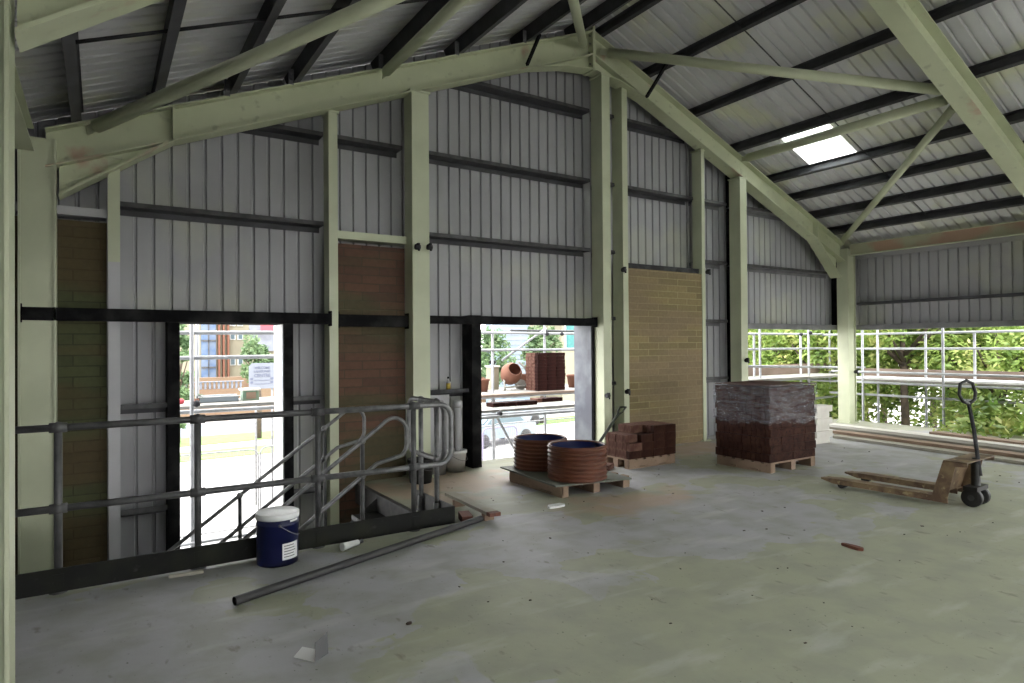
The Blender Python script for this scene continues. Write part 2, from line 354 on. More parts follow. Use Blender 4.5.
mb = ribbed([(XL, .62, K(GZ), gable_top), (.62, 1.84, K(1.9), gable_top), (1.84, 4.22, K(GZ), gable_top),
             (4.22, 6.3, K(1.95), gable_top), (6.3, 9.62, K(-.2), gable_top), (9.62, 13.2, K(1.93), gable_top)], plane='Y', pos=YG)
o = struct(mb.build('wall_gable', 'clad')); sm = o.modifiers.new('thickness', 'SOLIDIFY'); sm.thickness = .02; sm.offset = 0
o = struct(ribbed([(YB, 7.7, K(1.92), K(roofz(XR)))], plane='X', pos=XR-.0, sign=-1).build('wall_right', 'clad'))
sm = o.modifiers.new('thickness', 'SOLIDIFY'); sm.thickness = .02; sm.offset = 0
o = struct(ribbed([(YB, 7.7, K(GZ), K(roofz(XL)))], plane='X', pos=XL, sign=1).build('wall_left', 'clad'))
sm = o.modifiers.new('thickness', 'SOLIDIFY'); sm.thickness = .02; sm.offset = 0

o = struct(ribbed([(XL, XR, K(2.0), gable_top)], plane='Y', pos=YB).build('wall_back', 'clad'))  # unseen back gable, closed above and open below to shape the daylight
sm = o.modifiers.new('thickness', 'SOLIDIFY'); sm.thickness = .02; sm.offset = 0
# roof sheets with ribs running down the slope; the right slope leaves a hole for the rooflight
SKX0, SKX1, SKY0, SKY1 = 9.40, 10.50, 5.62, 6.53
def roofsheet(side, rects):
    mb = MB(); pitch = .165
    for x0, x1, y0, y1 in rects:
        y0, y1 = y0-(.04 if (y0, x0) != (0, 0) else 0), y1+.04
        ys = []; k = math.floor(y0/pitch)
        while k*pitch < y1:
            for off, d in ((0, 0), (.112, 0), (.124, 1), (.153, 1)): ys.append((k*pitch+off, d))
            k += 1
        ys = [(y, d) for y, d in ys if y0 < y < y1]; ys = [(y0, ys[0][1])]+ys+[(y1, ys[-1][1])]
        A = [mb.bm.verts.new((x0, y, roofz(x0)+d*.03)) for y, d in ys]; B = [mb.bm.verts.new((x1, y, roofz(x1)+d*.03)) for y, d in ys]
        for i in range(len(ys)-1): mb.bm.faces.new([A[i], A[i+1], B[i+1], B[i]])
    o = struct(mb.build('ceiling_%s' % side, 'roof')); s_ = o.modifiers.new('thickness', 'SOLIDIFY'); s_.thickness = .012; s_.offset = 0
ADDED_RLX = ((7.6, 11.6, 'right'), (.8, 4.4, 'left')); ADDED_RLY = [(-8.0, -6.2), (-4.4, -2.6), (-.8, 1.0)]  # unseen rooflights behind the camera, added to brighten floor and roof
def holes(x0, x1):
    r = []; y = YB
    for a, b in ADDED_RLY: r += [(x0, x1, y, a)]; y = b
    return r, y
hl, yl = holes(.8, 4.4)
roofsheet('left', [(XL-.12, .8, YB, 7.85), (4.4, RX-.001, YB, 7.85), (.8, 4.4, yl, 7.85)]+hl)
hr, yr = holes(7.6, 11.6)
roofsheet('right', [(RX, 7.6, YB, 7.85), (11.6, XR+.12, YB, 7.85), (7.6, 11.6, yr, SKY0), (7.6, 11.6, SKY1, 7.85), (7.6, SKX0, SKY0, SKY1), (SKX1, 11.6, SKY0, SKY1)]+hr)
wi = 2
for x0, x1, sd in ADDED_RLX:  # panes of the added rooflights
    for a, b in ADDED_RLY:
        struct(MB().prism([(x0, a, roofz(x0)), (x1, a, roofz(x1)), (x1, b, roofz(x1)), (x0, b, roofz(x0))], (0, 0, .012)).build('window_%d' % wi, 'rooflight')); wi += 1
m_ = MB().prism([(SKX0, SKY0, roofz(SKX0)), (SKX1, SKY0, roofz(SKX1)), (SKX1, SKY1, roofz(SKX1)), (SKX0, SKY1, roofz(SKX0))], (0, 0, .012))
struct(m_.build('window_1', 'rooflight'))

struct(MB().box(RX-.08, RX+.08, YB, 7.8, roofz(RX)+.01, roofz(RX)+.12).build('trim_6', 'dark'))
# eave closer flashing along the right eave
struct(MB().bar((XR-.06, YB, roofz(XR)-.1), (XR-.06, 7.6, roofz(XR)-.1), .02, .2).build('trim_1', 'clad'))

# ---------------------------------------------------------------- portal frames
def ibeam_parts(root, x0, z0, x1, z1, yc, hv, suffix_parts=True):
    """rafter between top points (x0,z0),(x1,z1), vertical depth hv, flange width .23"""
    w = .23; t = .018
    MB().prism([(x0, yc-w/2, z0), (x1, yc-w/2, z1), (x1, yc-w/2, z1-t), (x0, yc-w/2, z0-t)], (0, w, 0)).build('top_flange', 'steel', root)
    MB().prism([(x0, yc-w/2, z0-hv), (x1, yc-w/2, z1-hv), (x1, yc-w/2, z1-hv+t), (x0, yc-w/2, z0-hv+t)], (0, w, 0)).build('bottom_flange', 'steel', root)
    MB().prism([(x0, yc-.006, z0-t), (x1, yc-.006, z1-t), (x1, yc-.006, z1-hv+t), (x0, yc-.006, z0-hv+t)], (0, .012, 0)).build('web', 'steel', root)
HV = .36
def frame(yc, lab, pos_txt):
    for side, s in (('left', -1), ('right', 1)):
        X = lambda d: RX+s*d
        xe = 6.52
        r = thing('rafter', 'pale green steel rafter of %s, %s slope' % (lab, side), 'beam', (X(3), yc, top(X(3))-HV), 0, 'portal frame rafters')
        ibeam_parts(r, X(.01), top(X(0))-.004, X(xe), top(X(xe)), yc, HV)
        # apex and eaves haunches
        b = MB(); bz = lambda d: 6.24-.4*d-HV
        b.prism([(X(0.01), yc-.006, bz(0)), (X(1.06), yc-.006, bz(1.06)), (X(.5), yc-.006, 5.60), (X(0.01), yc-.006, 5.66)], (0, .012, 0))
        for p, q in (((X(1.06), bz(1.06)), (X(.5), 5.60)), ((X(.5), 5.60), (X(.01), 5.66))):
            b.prism([(p[0], yc-.115, p[1]), (q[0], yc-.115, q[1]), (q[0], yc-.115, q[1]+.018), (p[0], yc-.115, p[1]+.018)], (0, .23, 0))
        b.build('apex_haunch', 'steel', r)
        d0, d1, zb = (5.60, 6.38, 2.94) if s > 0 else (5.47, 6.42, 3.02)
        b = MB()
        b.prism([(X(d0), yc-.006, bz(d0)), (X(d1), yc-.006, bz(d1)), (X(d1), yc-.006, zb)], (0, .012, 0))
        b.prism([(X(d0), yc-.115, bz(d0)), (X(d1), yc-.115, zb), (X(d1), yc-.115, zb+.025), (X(d0), yc-.115, bz(d0)+.025)], (0, .23, 0))
        b.build('eaves_haunch', 'steel', r)
        b = MB()
        b.box(*sorted((X(d0+.0), X(d0+.015))), yc-.11, yc+.11, bz(d0)+.015, top(X(d0))-.02)
        b.build('stiffener', 'steel', r)
        # end plates
        MB().box(*sorted((X(.002), X(.022))), yc-.115, yc+.115, 5.64, 6.30).build('end_plate', 'steel', r)
        b = MB()
        for z in (5.75, 5.9, 6.05, 6.16):
            for yy in (-.06, .06): b.lathe([(.014, 0), (.014, .02*s)], (X(.022), yc+yy, z), 6, 'X')
        b.build('bolts', 'galv', r)
        # eaves column
        xa, xb = sorted((X(6.34), X(6.62)))
        if s > 0: xa, xb = X(6.61), X(6.89)
        if s < 0: xa, xb = X(6.72), X(6.44)
        c = thing('column', 'pale green steel column under the %s eaves, %s' % (side, lab), 'column', ((xa+xb)/2, yc, 0 if s > 0 else GZ), 0, 'eaves columns')
        zb0 = 0 if s > 0 else GZ
        zt = top(X(6.75))+.0
        MB().box(xa, xa+.018, yc-.115, yc+.115, zb0, zt).build('inner_flange', 'steel_clean', c)
        MB().box(xb-.018, xb, yc-.115, yc+.115, zb0, zt).build('outer_flange', 'steel_clean', c)
        MB().box(xa+.018, xb-.018, yc-.09, yc-.075, zb0, zt).build('web', 'steel_clean', c)
        b = MB(); b.box(xa-.03, xb+.03, yc-.15, yc+.15, zb0, zb0+.02)
        for ax in (xa+.0, xb-.0):
            for ay in (-.12, .12): b.lathe([(.015, .02), (.015, .045)], (ax, yc+ay, zb0), 6)
        b.build('base_plate', 'steel_clean', c)
frame(7.315, 'the frame against the gable', '')
frame(3.715, 'the second frame from the gable', '')
for k, y in enumerate((.115, -3.485, -7.085)):
    frame(y, 'the %s frame from the gable' % ORD[k+2], '')

# gable posts in the frame plane
def post(name, x0, x1, y0, y1, z0, label, m='steel_clean', lip=None, split=None, ztop=None):
    zt = ztop if ztop else top((x0+x1)/2)-HV-.01
    r = thing(name, label, 'column', ((x0+x1)/2, (y0+y1)/2, z0), 0, 'gable posts')
    if split:
        MB().box(x0, x1, y0, y1, split, zt).build('shaft', m, r)
        MB().box(x0+.001, x1-.001, y0+.001, y1-.001, z0, split).build('lower_shaft', 'primer', r)
    else: MB().box(x0, x1, y0, y1, z0, zt).build('shaft', m, r)
    b = MB(); b.box(x0-.05, x1+.05, y0-.05, y1+.03, z0, z0+.015); 
    for ax in (x0-.03, x1+.03): b.lathe([(.012, .015), (.012, .035)], (ax, y0-.03, z0), 6)
    b.build('base_plate', m, r)
    MB().box(x0-.02, x1+.02, y0-.01, y1+.01, zt-.02, zt+.005).build('cap_plate', m, r)
    return r
c1 = post('gable_post', 3.2, 3.427, 7.2, 7.43, 0, 'broad pale green post left of the centre doorway, red brick panel on its left')
c2 = post('gable_post', 6.237, 6.39, 7.2, 7.45, 0, 'tall pale green post under the roof apex, right of the centre doorway', ztop=5.63)
c3 = post('gable_post', 9.37, 9.545, 7.2, 7.43, 0, 'pale green post behind the wrapped brick pack')
p0 = post('gable_post', .065, .165, 7.3, 7.5, GZ, 'slim post beside the left mossy brick panel, grey in its lower half', split=2.45)
p1 = post('gable_post', 2.21, 2.313, 7.3, 7.5, GZ, 'slim pale green post on the left edge of the red brick panel')
p2 = post('gable_post', 6.724, 6.83, 7.3, 7.53, 0, 'slim green post on the left edge of the buff brick panel', ztop=5.76)
p3 = post('gable_post', 8.50, 8.575, 7.3, 7.5, 0, 'slim green post on the right edge of the buff brick panel')
# grey lining boards seen in the gap between apex post and slim post
# dark head beam
for i, (x0, x1, y0, y1, z0, z1, lb) in enumerate(((-.60, 2.21, 7.2, 7.295, 1.87, 1.99, 'black steel beam above the left doorway, crossing the mossy brick panel'),
        (2.32, 3.196, 7.31, 7.41, 1.85, 1.99, 'short black steel beam across the red brick panel'),
        (3.44, 6.234, 7.33, 7.43, 1.90, 2.0, 'black steel beam over the centre doorway'))):
    o = thing('head_beam', lb, 'beam', ((x0+x1)/2, (y0+y1)/2, z0), 0, 'black head beams')
    MB().box(x0, x1, y0, y1, z1-.012, z1).box(x0, x1, y0, y1, z0, z0+.012).box(x0, x1, y0, y0+.01, z0+.012, z1-.012).build('channel', 'black', o)
    MB().box(x0+.0, x0+.01, y0, y1+.02, z0-.02, z1+.03).box(x1-.01, x1, y0, y1+.02, z0-.02, z1+.03).build('end_cleat', 'black', o)

# girts (Z section) on the gable: spans between posts, clipped by the roof
def girt(x0, x1, z, label, m='purlin', y0=7.47, y1=7.66):
    g = thing('girt', label, 'rail', ((x0+x1)/2, (y0+y1)/2, z), 0, 'gable girts')
    MB().prism([(x0, y0, z), (x1, y0, z), (x1, y0+.008, z+.05), (x0, y0+.008, z+.05)], (0, .003, 0)).build('lip', 'galv_dark' if m != 'dark' else m, g)
    MB().box(x0, x1, y0+.004, y1, z-.0, z+.006).box(x0, x1, y1-.006, y1, z-.06, z).build('web', m, g)
    return g
def gx_clip(z):   # x extents under the roof at height z
    d = (6.405-.10-z)/.4; return RX-d, RX+d
spans = [(-.6, .06, 'left of the slim grey-footed post'), (.17, 2.2, 'above the left doorway'), (2.32, 3.19, 'over the red brick panel'),
         (3.44, 6.23, 'above the centre doorway'), (6.4, 6.72, 'between apex post and slim post'), (6.84, 8.49, 'over the buff brick panel'),
         (8.58, 9.36, 'between slim post and the post behind the wrapped bricks'), (9.56, 12.69, 'above the right-hand opening')]
for zi, (z, zt) in enumerate(((1.0, 'waist-high'), (2.0, 'door-head height'), (3.03, 'lowest high-level'), (4.08, 'mid-height'), (5.14, 'topmost'))):
    lo, hi = gx_clip(z)
    for x0, x1, t in spans:
        a, b = max(x0, lo), min(x1, hi)
        if b-a < .12: continue
        if z < 1.5 and (('brick' in t and 'behind' not in t) or 'right-hand' in t or 'mossy' in t): continue
        if z < 1.5 and 'left doorway' in t:
            girt(.17, .58, z, 'dark waist-high rail on the cladding left of the left doorway'); girt(1.83, 2.2, z, 'dark waist-high rail on the cladding right of the left doorway')
            girt(.17, .58, -.05, 'dark rail near floor level left of the left doorway'); girt(1.83, 2.2, -.05, 'dark rail near floor level right of the left doorway'); continue
        if z < 1.5 and 'centre doorway' in t:
            girt(3.44, 4.12, z, 'dark waist-high rail on the cladding left of the centre doorway', 'dark'); continue
        if z == 2.0 and ('left' in t or 'centre' in t or 'red' in t or 'buff' in t): continue
        if z == 2.0 and 'right-hand' in t: continue
        if 3 < z < 3.1 and ('brick' in t and 'behind' not in t or x0 < -.5): continue
        girt(a, b, z, '%s cladding rail, %s run %s' % ('grey' if x0 > 8.5 or abs(x0-6.4) < .01 else 'dark', zt, t), 'rail_grey' if x0 > 8.5 or abs(x0-6.4) < .01 else 'purlin')
g = thing('bottom_rail', 'grey steel rail along the bottom of the cladding above the right opening', 'rail', (11.1, 7.6, 1.9))
MB().box(9.6, 12.9, 7.5, 7.72, 1.90, 1.92).box(9.6, 12.9, 7.5, 7.51, 1.92, 2.0).build('channel', 'rail_grey', g)
g = thing('bottom_rail', 'grey steel rail along the bottom of the right side wall', 'rail', (13.1, 0, 1.9))
MB().box(13.0, 13.26, YB, 7.2, 1.89, 1.91).box(13.0, 13.01, YB, 7.2, 1.91, 1.99).build('channel', 'rail_grey', g)
g = thing('side_girt', 'grey steel cladding rail half way up the right side wall', 'rail', (13.1, 0, 2.4))
MB().box(13.02, 13.2, YB, 7.2, 2.40, 2.406).box(13.02, 13.024, YB, 7.2, 2.40, 2.45).build('rail', 'purlin', g)
# black flashing jamb right of the strip of cladding
struct(MB().box(9.58, 9.66, 7.45, 7.76, 0, 4.85).build('trim_2', 'black'))
struct(MB().box(8.62, 8.64, 7.5, 7.7, 0, 5.0).build('trim_3', 'clad'))
struct(MB().box(12.92, 13.0, 7.45, 7.70, 1.93, 3.35).build('trim_4', 'black'))

# brick panels
struct(MB().box(XL+.02, .055, 7.42, 7.60, GZ, 2.84).build('wall_brick_left', 'brick_moss'))
struct(MB().box(2.335, 3.19, 7.42, 7.60, GZ, 2.83).build('wall_brick_middle', 'brick_red'))
struct(MB().box(6.84, 8.50, 7.312, 7.50, 0, 2.80).build('wall_brick_right', 'brick_buff'))
for x0, x1, z0, z1, m, lb in ((XL+.02, .055, 2.88, 2.96, 'primer', 'pale grey steel lintel over the left mossy brick panel'),
                              (2.33, 3.19, 2.88, 2.97, 'steel_clean', 'pale green steel lintel over the red brick panel'),
                              (6.84, 8.49, 2.805, 2.885, 'dark', 'dark steel lintel on top of the buff brick panel')):
    g = thing('lintel', lb, 'lintel', ((x0+x1)/2, 7.45, z0))
    MB().box(x0, x1, 7.36, 7.372, z0, z1).box(x0, x1, 7.372, 7.56, z0, z0+.012).box(x0, x1, 7.372, 7.56, z1-.012, z1).build('channel', m, g)

# ---------------------------------------------------------------- doorways
def doorway(n, x0, x1, z0, z1, jl, jr, rev):
    d = bpy.data.objects.new('door_%d' % n, None); C.objects.link(d); d['kind'] = 'structure'; WM[d.name] = Matrix.Identity(4)
    MB().box(x0-jl, x0, 7.40, 7.80, z0, z1+.1).build('jamb', 'black', d)
    MB().box(x1, x1+jr, 7.40, 7.78, z0, z1+.1).build('jamb', 'black', d)
    MB().box(x0-.02, x1+.02, 7.55, 7.80, z1, z1+.1).build('head_lining', 'black', d)
    MB().box(x1-.012, x1-.001, 7.43, 7.84, z0, z1).build('reveal_lining', rev, d)
    return d
M['reveal'] = mat('pale_blue_metal', (.13, .145, .17), .5, 0, noise=[(2.5, (.07, .075, .10), .4, .6)])
doorway(1, .69, 1.73, GZ, 1.87, .11, .10, 'white')
doorway(2, 4.27, 6.20, 0, 1.92, .14, .033, 'reveal')

# ---------------------------------------------------------------- purlins
def purlin(x, side, label):
    h, f = (.128, .027) if side == 'right' else (.195, .042)
    s = 1 if side == 'right' else -1
    z = top(x)+.004; sl = Vector((s*1, 0, -.4)).normalized(); nr = Vector((s*.4, 0, 1)).normalized()
    g = thing('purlin', label, 'beam', (x, 0, z), 0, 'purlins on the %s slope' % side)
    def strip(c, hx, hz, nm):
        MB().obox(c, sl, (0, 1, 0), nr, hx, (7.62-YB)/2, hz).build(nm, 'purlin', g)
    c0 = Vector((x, (7.62+YB)/2, z))
    e = -1 if side == 'right' else -1
    strip(c0+nr*.003, f, .003, 'bottom_flange'); strip(c0+nr*(h/2)+sl*e*(f-.002), .003, h/2-.006, 'web'); strip(c0+nr*(h-.003)+sl*e*(2*f), f, .003, 'top_flange')
    return g
RP = [.15, 1.115, 2.165, 3.205, 4.215, 4.86, 5.52, 6.15]
for i, d in enumerate(RP):
    purlin(RX+d, 'right', 'dark steel purlin on the right roof slope, %s down from the ridge' % ORD[i])
LP = [.20, 1.17, 2.21, 3.23, 4.27, 4.92, 5.63, 6.28]
for i, d in enumerate(LP):
    purlin(RX-d, 'left', 'dark steel purlin on the left roof slope, %s down from the ridge' % ORD[i])
    if .3 < d < 6:
        x = RX-d-.06
        g = thing('cleat', 'small grey cleat bolting the %s left purlin down from the ridge to the gable rafter' % ORD[i], 'bracket', (x, 7.22, top(x)), 0, 'purlin cleats')
        MB().obox((x, 7.20, top(x)+.075), (1, 0, -.0), (0, 1, 0), (.0, 0, 1), .028, .005, .085).build('plate', 'rail_grey', g)
        MB().lathe([(.012, 0), (.012, .015)], (x, 7.18, top(x)+.05), 6, 'Y').lathe([(.012, 0), (.012, .015)], (x, 7.18, top(x)+.11), 6, 'Y').build('bolts', 'galv', g)
# sag rods (pairs of thin rods joining the purlins at mid bay)
for side, s, P in (('right', 1, RP), ('left', -1, LP)):
    for bi, yb in enumerate((5.47, 1.9)):
        for i in range(len(P)-1):
            xa, xb = RX+s*(P[i]+.0), RX+s*(P[i+1])
            g = MB()
            for dy, dz in ((0, .03),(.035, .06)):
                g.tube([(xa, yb+dy, top(xa)+dz), (xb, yb+dy, top(xb)+dz)], .0045 if s > 0 else .007, 6)
            o = g.build('sag_rod', 'dark', loc=(xa, yb, top(xa)))
            tag(o, 'thin paired rods between the %s and %s purlins on the %s slope, %s bay' % (ORD[i], ORD[i+1], side, ('gable', 'near')[bi]), 'rod', 'sag rods')
# rafter stays
for lb, a, b in (('left of the apex', (4.90, 7.19, 5.44), (5.0, 7.02, 5.82)), ('right of the apex', (7.14, 7.19, 5.46), (7.16, 6.78, 5.83))):
    g = thing('rafter_stay', 'short black stay between rafter and purlin %s' % lb, 'brace', a, 0, 'rafter stays')
    MB().bar(a, b, .05, .03).build('strap', 'black', g)
    MB().ball(a, .018, 1).build('bolt', 'black', g)

# ---------------------------------------------------------------- roof bracing tubes
def brace(a, b, r, label):
    g = thing('brace_tube', label, 'brace', a, 0, 'roof bracing tubes')
    a, b = Vector(a), Vector(b); d = (b-a).normalized()
    MB().tube([a+d*.12, b-d*.12], r, 16).build('tube', 'steel_clean', g)
    for p, q in ((a, a+d*.22), (b-d*.22, b)):
        MB().bar(p, q, .012, .09).build('gusset', 'steel_clean', g)
    return g
brace((9.43, 7.2, 4.84), (9.40, 3.86, 4.82), .073, 'level pale green tube on the right slope passing below the rooflight')
brace((6.22, 7.2, 5.95), (9.30, 3.86, 4.87), .066, 'pale green diagonal tube from the apex down to the second right rafter')
brace((12.52, 7.2, 3.66), (9.48, 3.86, 4.78), .056, 'pale green diagonal tube rising from the right eaves corner')
brace((2.83, 7.2, 4.84), (2.83, 3.86, 4.84), .058, 'level pale green tube on the left slope, left of the apex')
brace((-.10, 7.2, 3.66), (2.75, 3.86, 4.68), .062, 'thick pale green diagonal tube rising from the left eaves')
brace((5.90, 7.2, 5.96), (2.85, 3.86, 4.98), .06, 'pale green tube leaving the frame upwards from the apex')
# eaves beam on the right
g = thing('eaves_beam', 'long pale green beam under the right eaves with a reddish primer web', 'beam', (12.8, 0, 3.4))
for nm, x0, x1, z0, z1, m in (('bottom_flange', 12.74, 12.86, 3.395, 3.407, 'steel_clean'), ('top_flange', 12.74, 12.86, 3.61, 3.62, 'steel_clean'), ('web', 12.795, 12.805, 3.407, 3.61, 'steel_pink')):
    MB().box(x0, x1, YB+.1, 7.19, z0, z1).build(nm, m, g)
g = thing('eaves_beam', 'pale green beam under the left eaves at the frame edge', 'beam', (-.46, 0, 3.4))
MB().box(-.66, -.5, YB+.1, 7.19, 3.40, 3.412).box(-.66, -.5, YB+.1, 7.19, 3.60, 3.612).box(-.585, -.575, YB+.1, 7.19, 3.412, 3.60).build('section', 'steel_clean', g)

# clamps on the posts
def clamp(p, label):
    g = thing('coupler', label, 'clamp', p, 0, 'couplers clamped to the posts')
    x, y, z = p
    MB().lathe([(.034, -.03), (.034, .03)], (x, y-.03, z), 12, 'X').build('jaw', 'dark', g)
    MB().box(x-.012, x+.012, y-.075, y-.02, z+.02, z+.045).lathe([(.014, 0), (.014, .03)], (x, y-.07, z-.05), 6).build('bolt', 'dark', g)
clamp((3.25, 7.19, 2.82), 'small dark coupler on the left face of the broad post')
clamp((3.41, 7.19, 2.83), 'small dark coupler on the right edge of the broad post')
clamp((6.70, 7.29, 2.755), 'dark coupler on the slim post beside the top of the buff brick panel')
clamp((8.60, 7.29, 2.83), 'dark coupler on the slim post right of the buff brick panel')
clamp((9.46, 7.19, 1.33), 'dark coupler on the post just above the wrapped brick pack')
clamp((6.27, 7.19, .87), 'dark coupler on the apex post beside the doorway')
clamp((6.76, 7.29, .90), 'dark coupler low on the slim post left of the buff brick panel')
clamp((12.9, 7.19, 1.04), 'dark coupler on the corner column')

# ---------------------------------------------------------------- guard rail
g = thing('guard_rail', 'grey tubular guard rail with a dark toe board along the stair opening', 'railing', (1.2, 5.2, 0))
R_ = .024
def arc(c, r, a0, a1, ux, uz, n=8):
    c = Vector(c); return [c+Vector(ux)*math.cos(a0+(a1-a0)*k/n)*r+Vector(uz)*math.sin(a0+(a1-a0)*k/n)*r for k in range(n+1)]
px = [-.235, .60, 1.475, 2.31]
for x in px:
    MB().tube([(x, 5.2, .0), (x, 5.2, 1.08)], R_, 12).build('post', 'galv_dark', g)
    MB().lathe([(.055, 0), (.055, .008), (.036, .01), (.034, .10)], (x, 5.2, 0), 12).build('foot', 'galv_dark', g)
    for z in (.55, 1.085):
        MB().ball((x, 5.2, z), .040, 2).lathe([(.033, -.05), (.033, .05)], (x, 5.2, z), 12, 'X').build('fitting', 'galv_dark', g)
MB().tube([(-.70, 5.2, 1.085), (1.5, 5.2, 1.085)], R_, 12).build('top_rail', 'galv_dark', g)
MB().tube([(-.70, 5.2, .55), (1.5, 5.2, .55)], R_, 12).build('middle_rail', 'galv_dark', g)
X_, Z_, Y_ = (1, 0, 0), (0, 0, 1), (0, 1, 0)
loop = [(1.5, 5.2, 1.085)]+arc((2.56, 5.2, .965), .12, PI/2, 0, X_, Z_)+arc((2.56, 5.2, .67), .12, 0, -PI/2, X_, Z_)+[(1.5, 5.2, .55)]
MB().tube(loop, R_, 12).build('rail_end_loop', 'galv', g)
loop = [(2.66, 5.35, 1.085)]+arc((2.66, 5.98, .965), .12, PI/2, 0, Y_, Z_)+arc((2.66, 5.98, .67), .12, 0, -PI/2, Y_, Z_)+arc((2.66, 5.42, .67), .12, -PI/2, -PI, Y_, Z_)+arc((2.66, 5.42, .965), .12, PI, PI/2, Y_, Z_)
MB().tube(loop, R_, 12).build('return_loop', 'galv', g)
for y in (5.46, 5.81):
    MB().tube([(2.66, y, 0), (2.66, y, 1.08)], R_, 12).build('post', 'galv', g)
    MB().lathe([(.055, 0), (.055, .008), (.036, .01), (.034, .14)], (2.66, y, 0), 12).build('foot', 'galv', g)
    for z in (.55, 1.085): MB().ball((2.66, y, z), .037, 2).build('fitting', 'galv', g)
b = MB()
b.box(-.70, 2.69, 5.155, 5.172, .012, .165)
b.build('toe_board', 'toe', g)
MB().box(2.672, 2.69, 5.175, 5.95, .012, .165).build('toe_board', 'galv_dark', g)
for x in (-.235, .6, 1.475, 2.31): MB().box(x-.03, x+.03, 5.148, 5.155, .04, .13).build('toe_clip', 'toe', g)

# ---------------------------------------------------------------- stair
struct(MB().box(2.545, 2.598, 5.26, 7.42, -.24, -.006).build('trim_5', 'galv_dark'))
g = thing('staircase', 'steel stair dropping left through the floor opening beside the gable', 'stairs', (2.5, 6.15, 0))
n = 13; tr = .30; rs = .215
for y in (5.60, 6.72):
    MB().prism([(2.59, y, -.02), (2.59, y, -.24), (2.59-n*tr, y, -.24-n*rs), (2.59-n*tr, y, -.02-n*rs)] if False else
               [(2.59, y, -.02), (2.59, y, -.26), (-.4, y, -.26-2.99*rs/tr), (-.4, y, -.04-2.99*rs/tr)], (0, .012, 0)).build('stringer', 'galv_dark', g)
for k in range(10):
    x1 = 2.58-k*tr; z = -.19-k*rs
    if z < GZ+.1: break
    t = MB().box(x1-tr-.01, x1, 5.615, 6.715, z-.03, z).build('tread', 'toe', g)
    MB().box(x1-tr-.02, x1-tr-.01, 5.615, 6.715, z-.045, z+.002).build('nosing', 'galv', t)
def handrail(y, lb):
    h = thing('handrail', lb, 'handrail', (2.0, y, 0), 0, 'stair handrails')
    sl = .715; d = Vector((1, 0, sl)).normalized()
    P = Vector((2.0, y, .77)); Q = Vector((2.0, y, .455))
    def on(x, base): return Vector((x, y, base.z+(x-2.0)*sl))
    pts = [on(-.3, P), on(1.3, P), on(2.12, P)]
    # curved end: round over the top, drop, round back into the lower rail
    c = Vector((2.285, y, on(2.2, P).z-.095)); a0 = math.atan2(1, -sl)
    pts += [c+Vector((math.cos(a), 0, math.sin(a)))*.13 for a in [a0+(0-a0)*k/9 for k in range(10)]]
    c2_ = Vector((2.415-.13, y, .70))
    a1 = -math.atan2(1, sl)
    pts += [c2_+Vector((math.cos(a), 0, math.sin(a)))*.13 for a in [0+(a1)*k/9 for k in range(10)]]
    pts += [on(2.12, Q), on(1.3, Q), on(-.3, Q)]
    MB().tube(pts, .019, 10).build('rail', 'galv', h)
    for x in (1.985, 1.15, .3):
        zt = on(x, P).z; zb = -.25-(2.59-x)*rs/tr
        MB().tube([(x, y, zb), (x, y, zt)], .019, 10).build('baluster', 'galv_dark', h)
        for zz in (zt, on(x, Q).z): MB().ball((x, y, zz), .032, 2).build('fitting', 'galv', h)
handrail(5.59, 'near looped handrail of the stair, in front of the other')
handrail(6.74, 'far looped handrail of the stair, beside the red brick panel')

# ---------------------------------------------------------------- small things on the floor
def bucket_body(r0, r1, h, c, wall=.004):
    return [(r0, 0), (r0+.002, .004), (r1, h), (r1+.006, h), (r1+.006, h+.004), (r1-.004, h+.004), (r0-.006, .008), (.0001, .008)]
g = thing('paint_bucket', 'dark blue paint bucket with a white lid, beside the guard rail', 'bucket', (1.12, 5.06, 0))
bx, by = 1.12, 5.02
MB().lathe([(.146, 0), (.148, .01), (.149, .285), (.153, .288), (.153, .300), (.149, .303), (.150, .345)], (bx, by, 0), 40).build('body', 'bluetin', g)
MB().lathe([(.154, .335), (.157, .338), (.157, .372), (.150, .378), (.140, .372), (.0001, .372)], (bx, by, 0), 40).build('lid', 'white', g)
def patch(cx, cy, r, a0, a1, z0, z1, n=10, th=.0015):
    b = MB(); A = []; B = []
    for k in range(n+1):
        a = a0+(a1-a0)*k/n; A.append(b.bm.verts.new((cx+r*math.cos(a), cy+r*math.sin(a), z0))); B.append(b.bm.verts.new((cx+r*math.cos(a), cy+r*math.sin(a), z1)))
    for k in range(n): b.bm.faces.new([A[k], A[k+1], B[k+1], B[k]])
    return b
aw = math.atan2(-by, -bx)
lab = patch(bx, by, .1503, aw+.22, aw+1.15, .045, .165).build('label', 'paper', g)
b = MB()
for k in range(5):
    z = .15-k*.02
    q = patch(bx, by, .1508, aw+.3, aw+.85+.05*(k % 3), z-.006, z)
    me = bpy.data.meshes.new('t'); q.bm.to_mesh(me); b.bm.from_mesh(me); q.bm.free()
b.build('printed_lines', 'cardshade_print', lab)
patch(bx, by, .1508, aw+.62, aw+1.2, .315, .33).build('white_mark', 'white', g)
hp = [(bx+.152*math.cos(aw-.05+t*2.4-1.2+0), by+.152*math.sin(aw-.05+t*2.4-1.2), .30-.10*math.sin(PI*t)) for t in [k/14 for k in range(15)]]
hp = [(bx+.156*math.cos(aw+.1+1.3*t), by+.156*math.sin(aw+.1+1.3*t), .30-.10*math.sin(PI/2*t)) for t in [k/14 for k in range(15)]]
MB().tube(hp, .003, 6).build('wire_handle', 'galv', g)
MB().ball((bx+.152*math.cos(aw+.1), by+.152*math.sin(aw+.1), .30), .012, 1).build('handle_lug', 'galv', g)

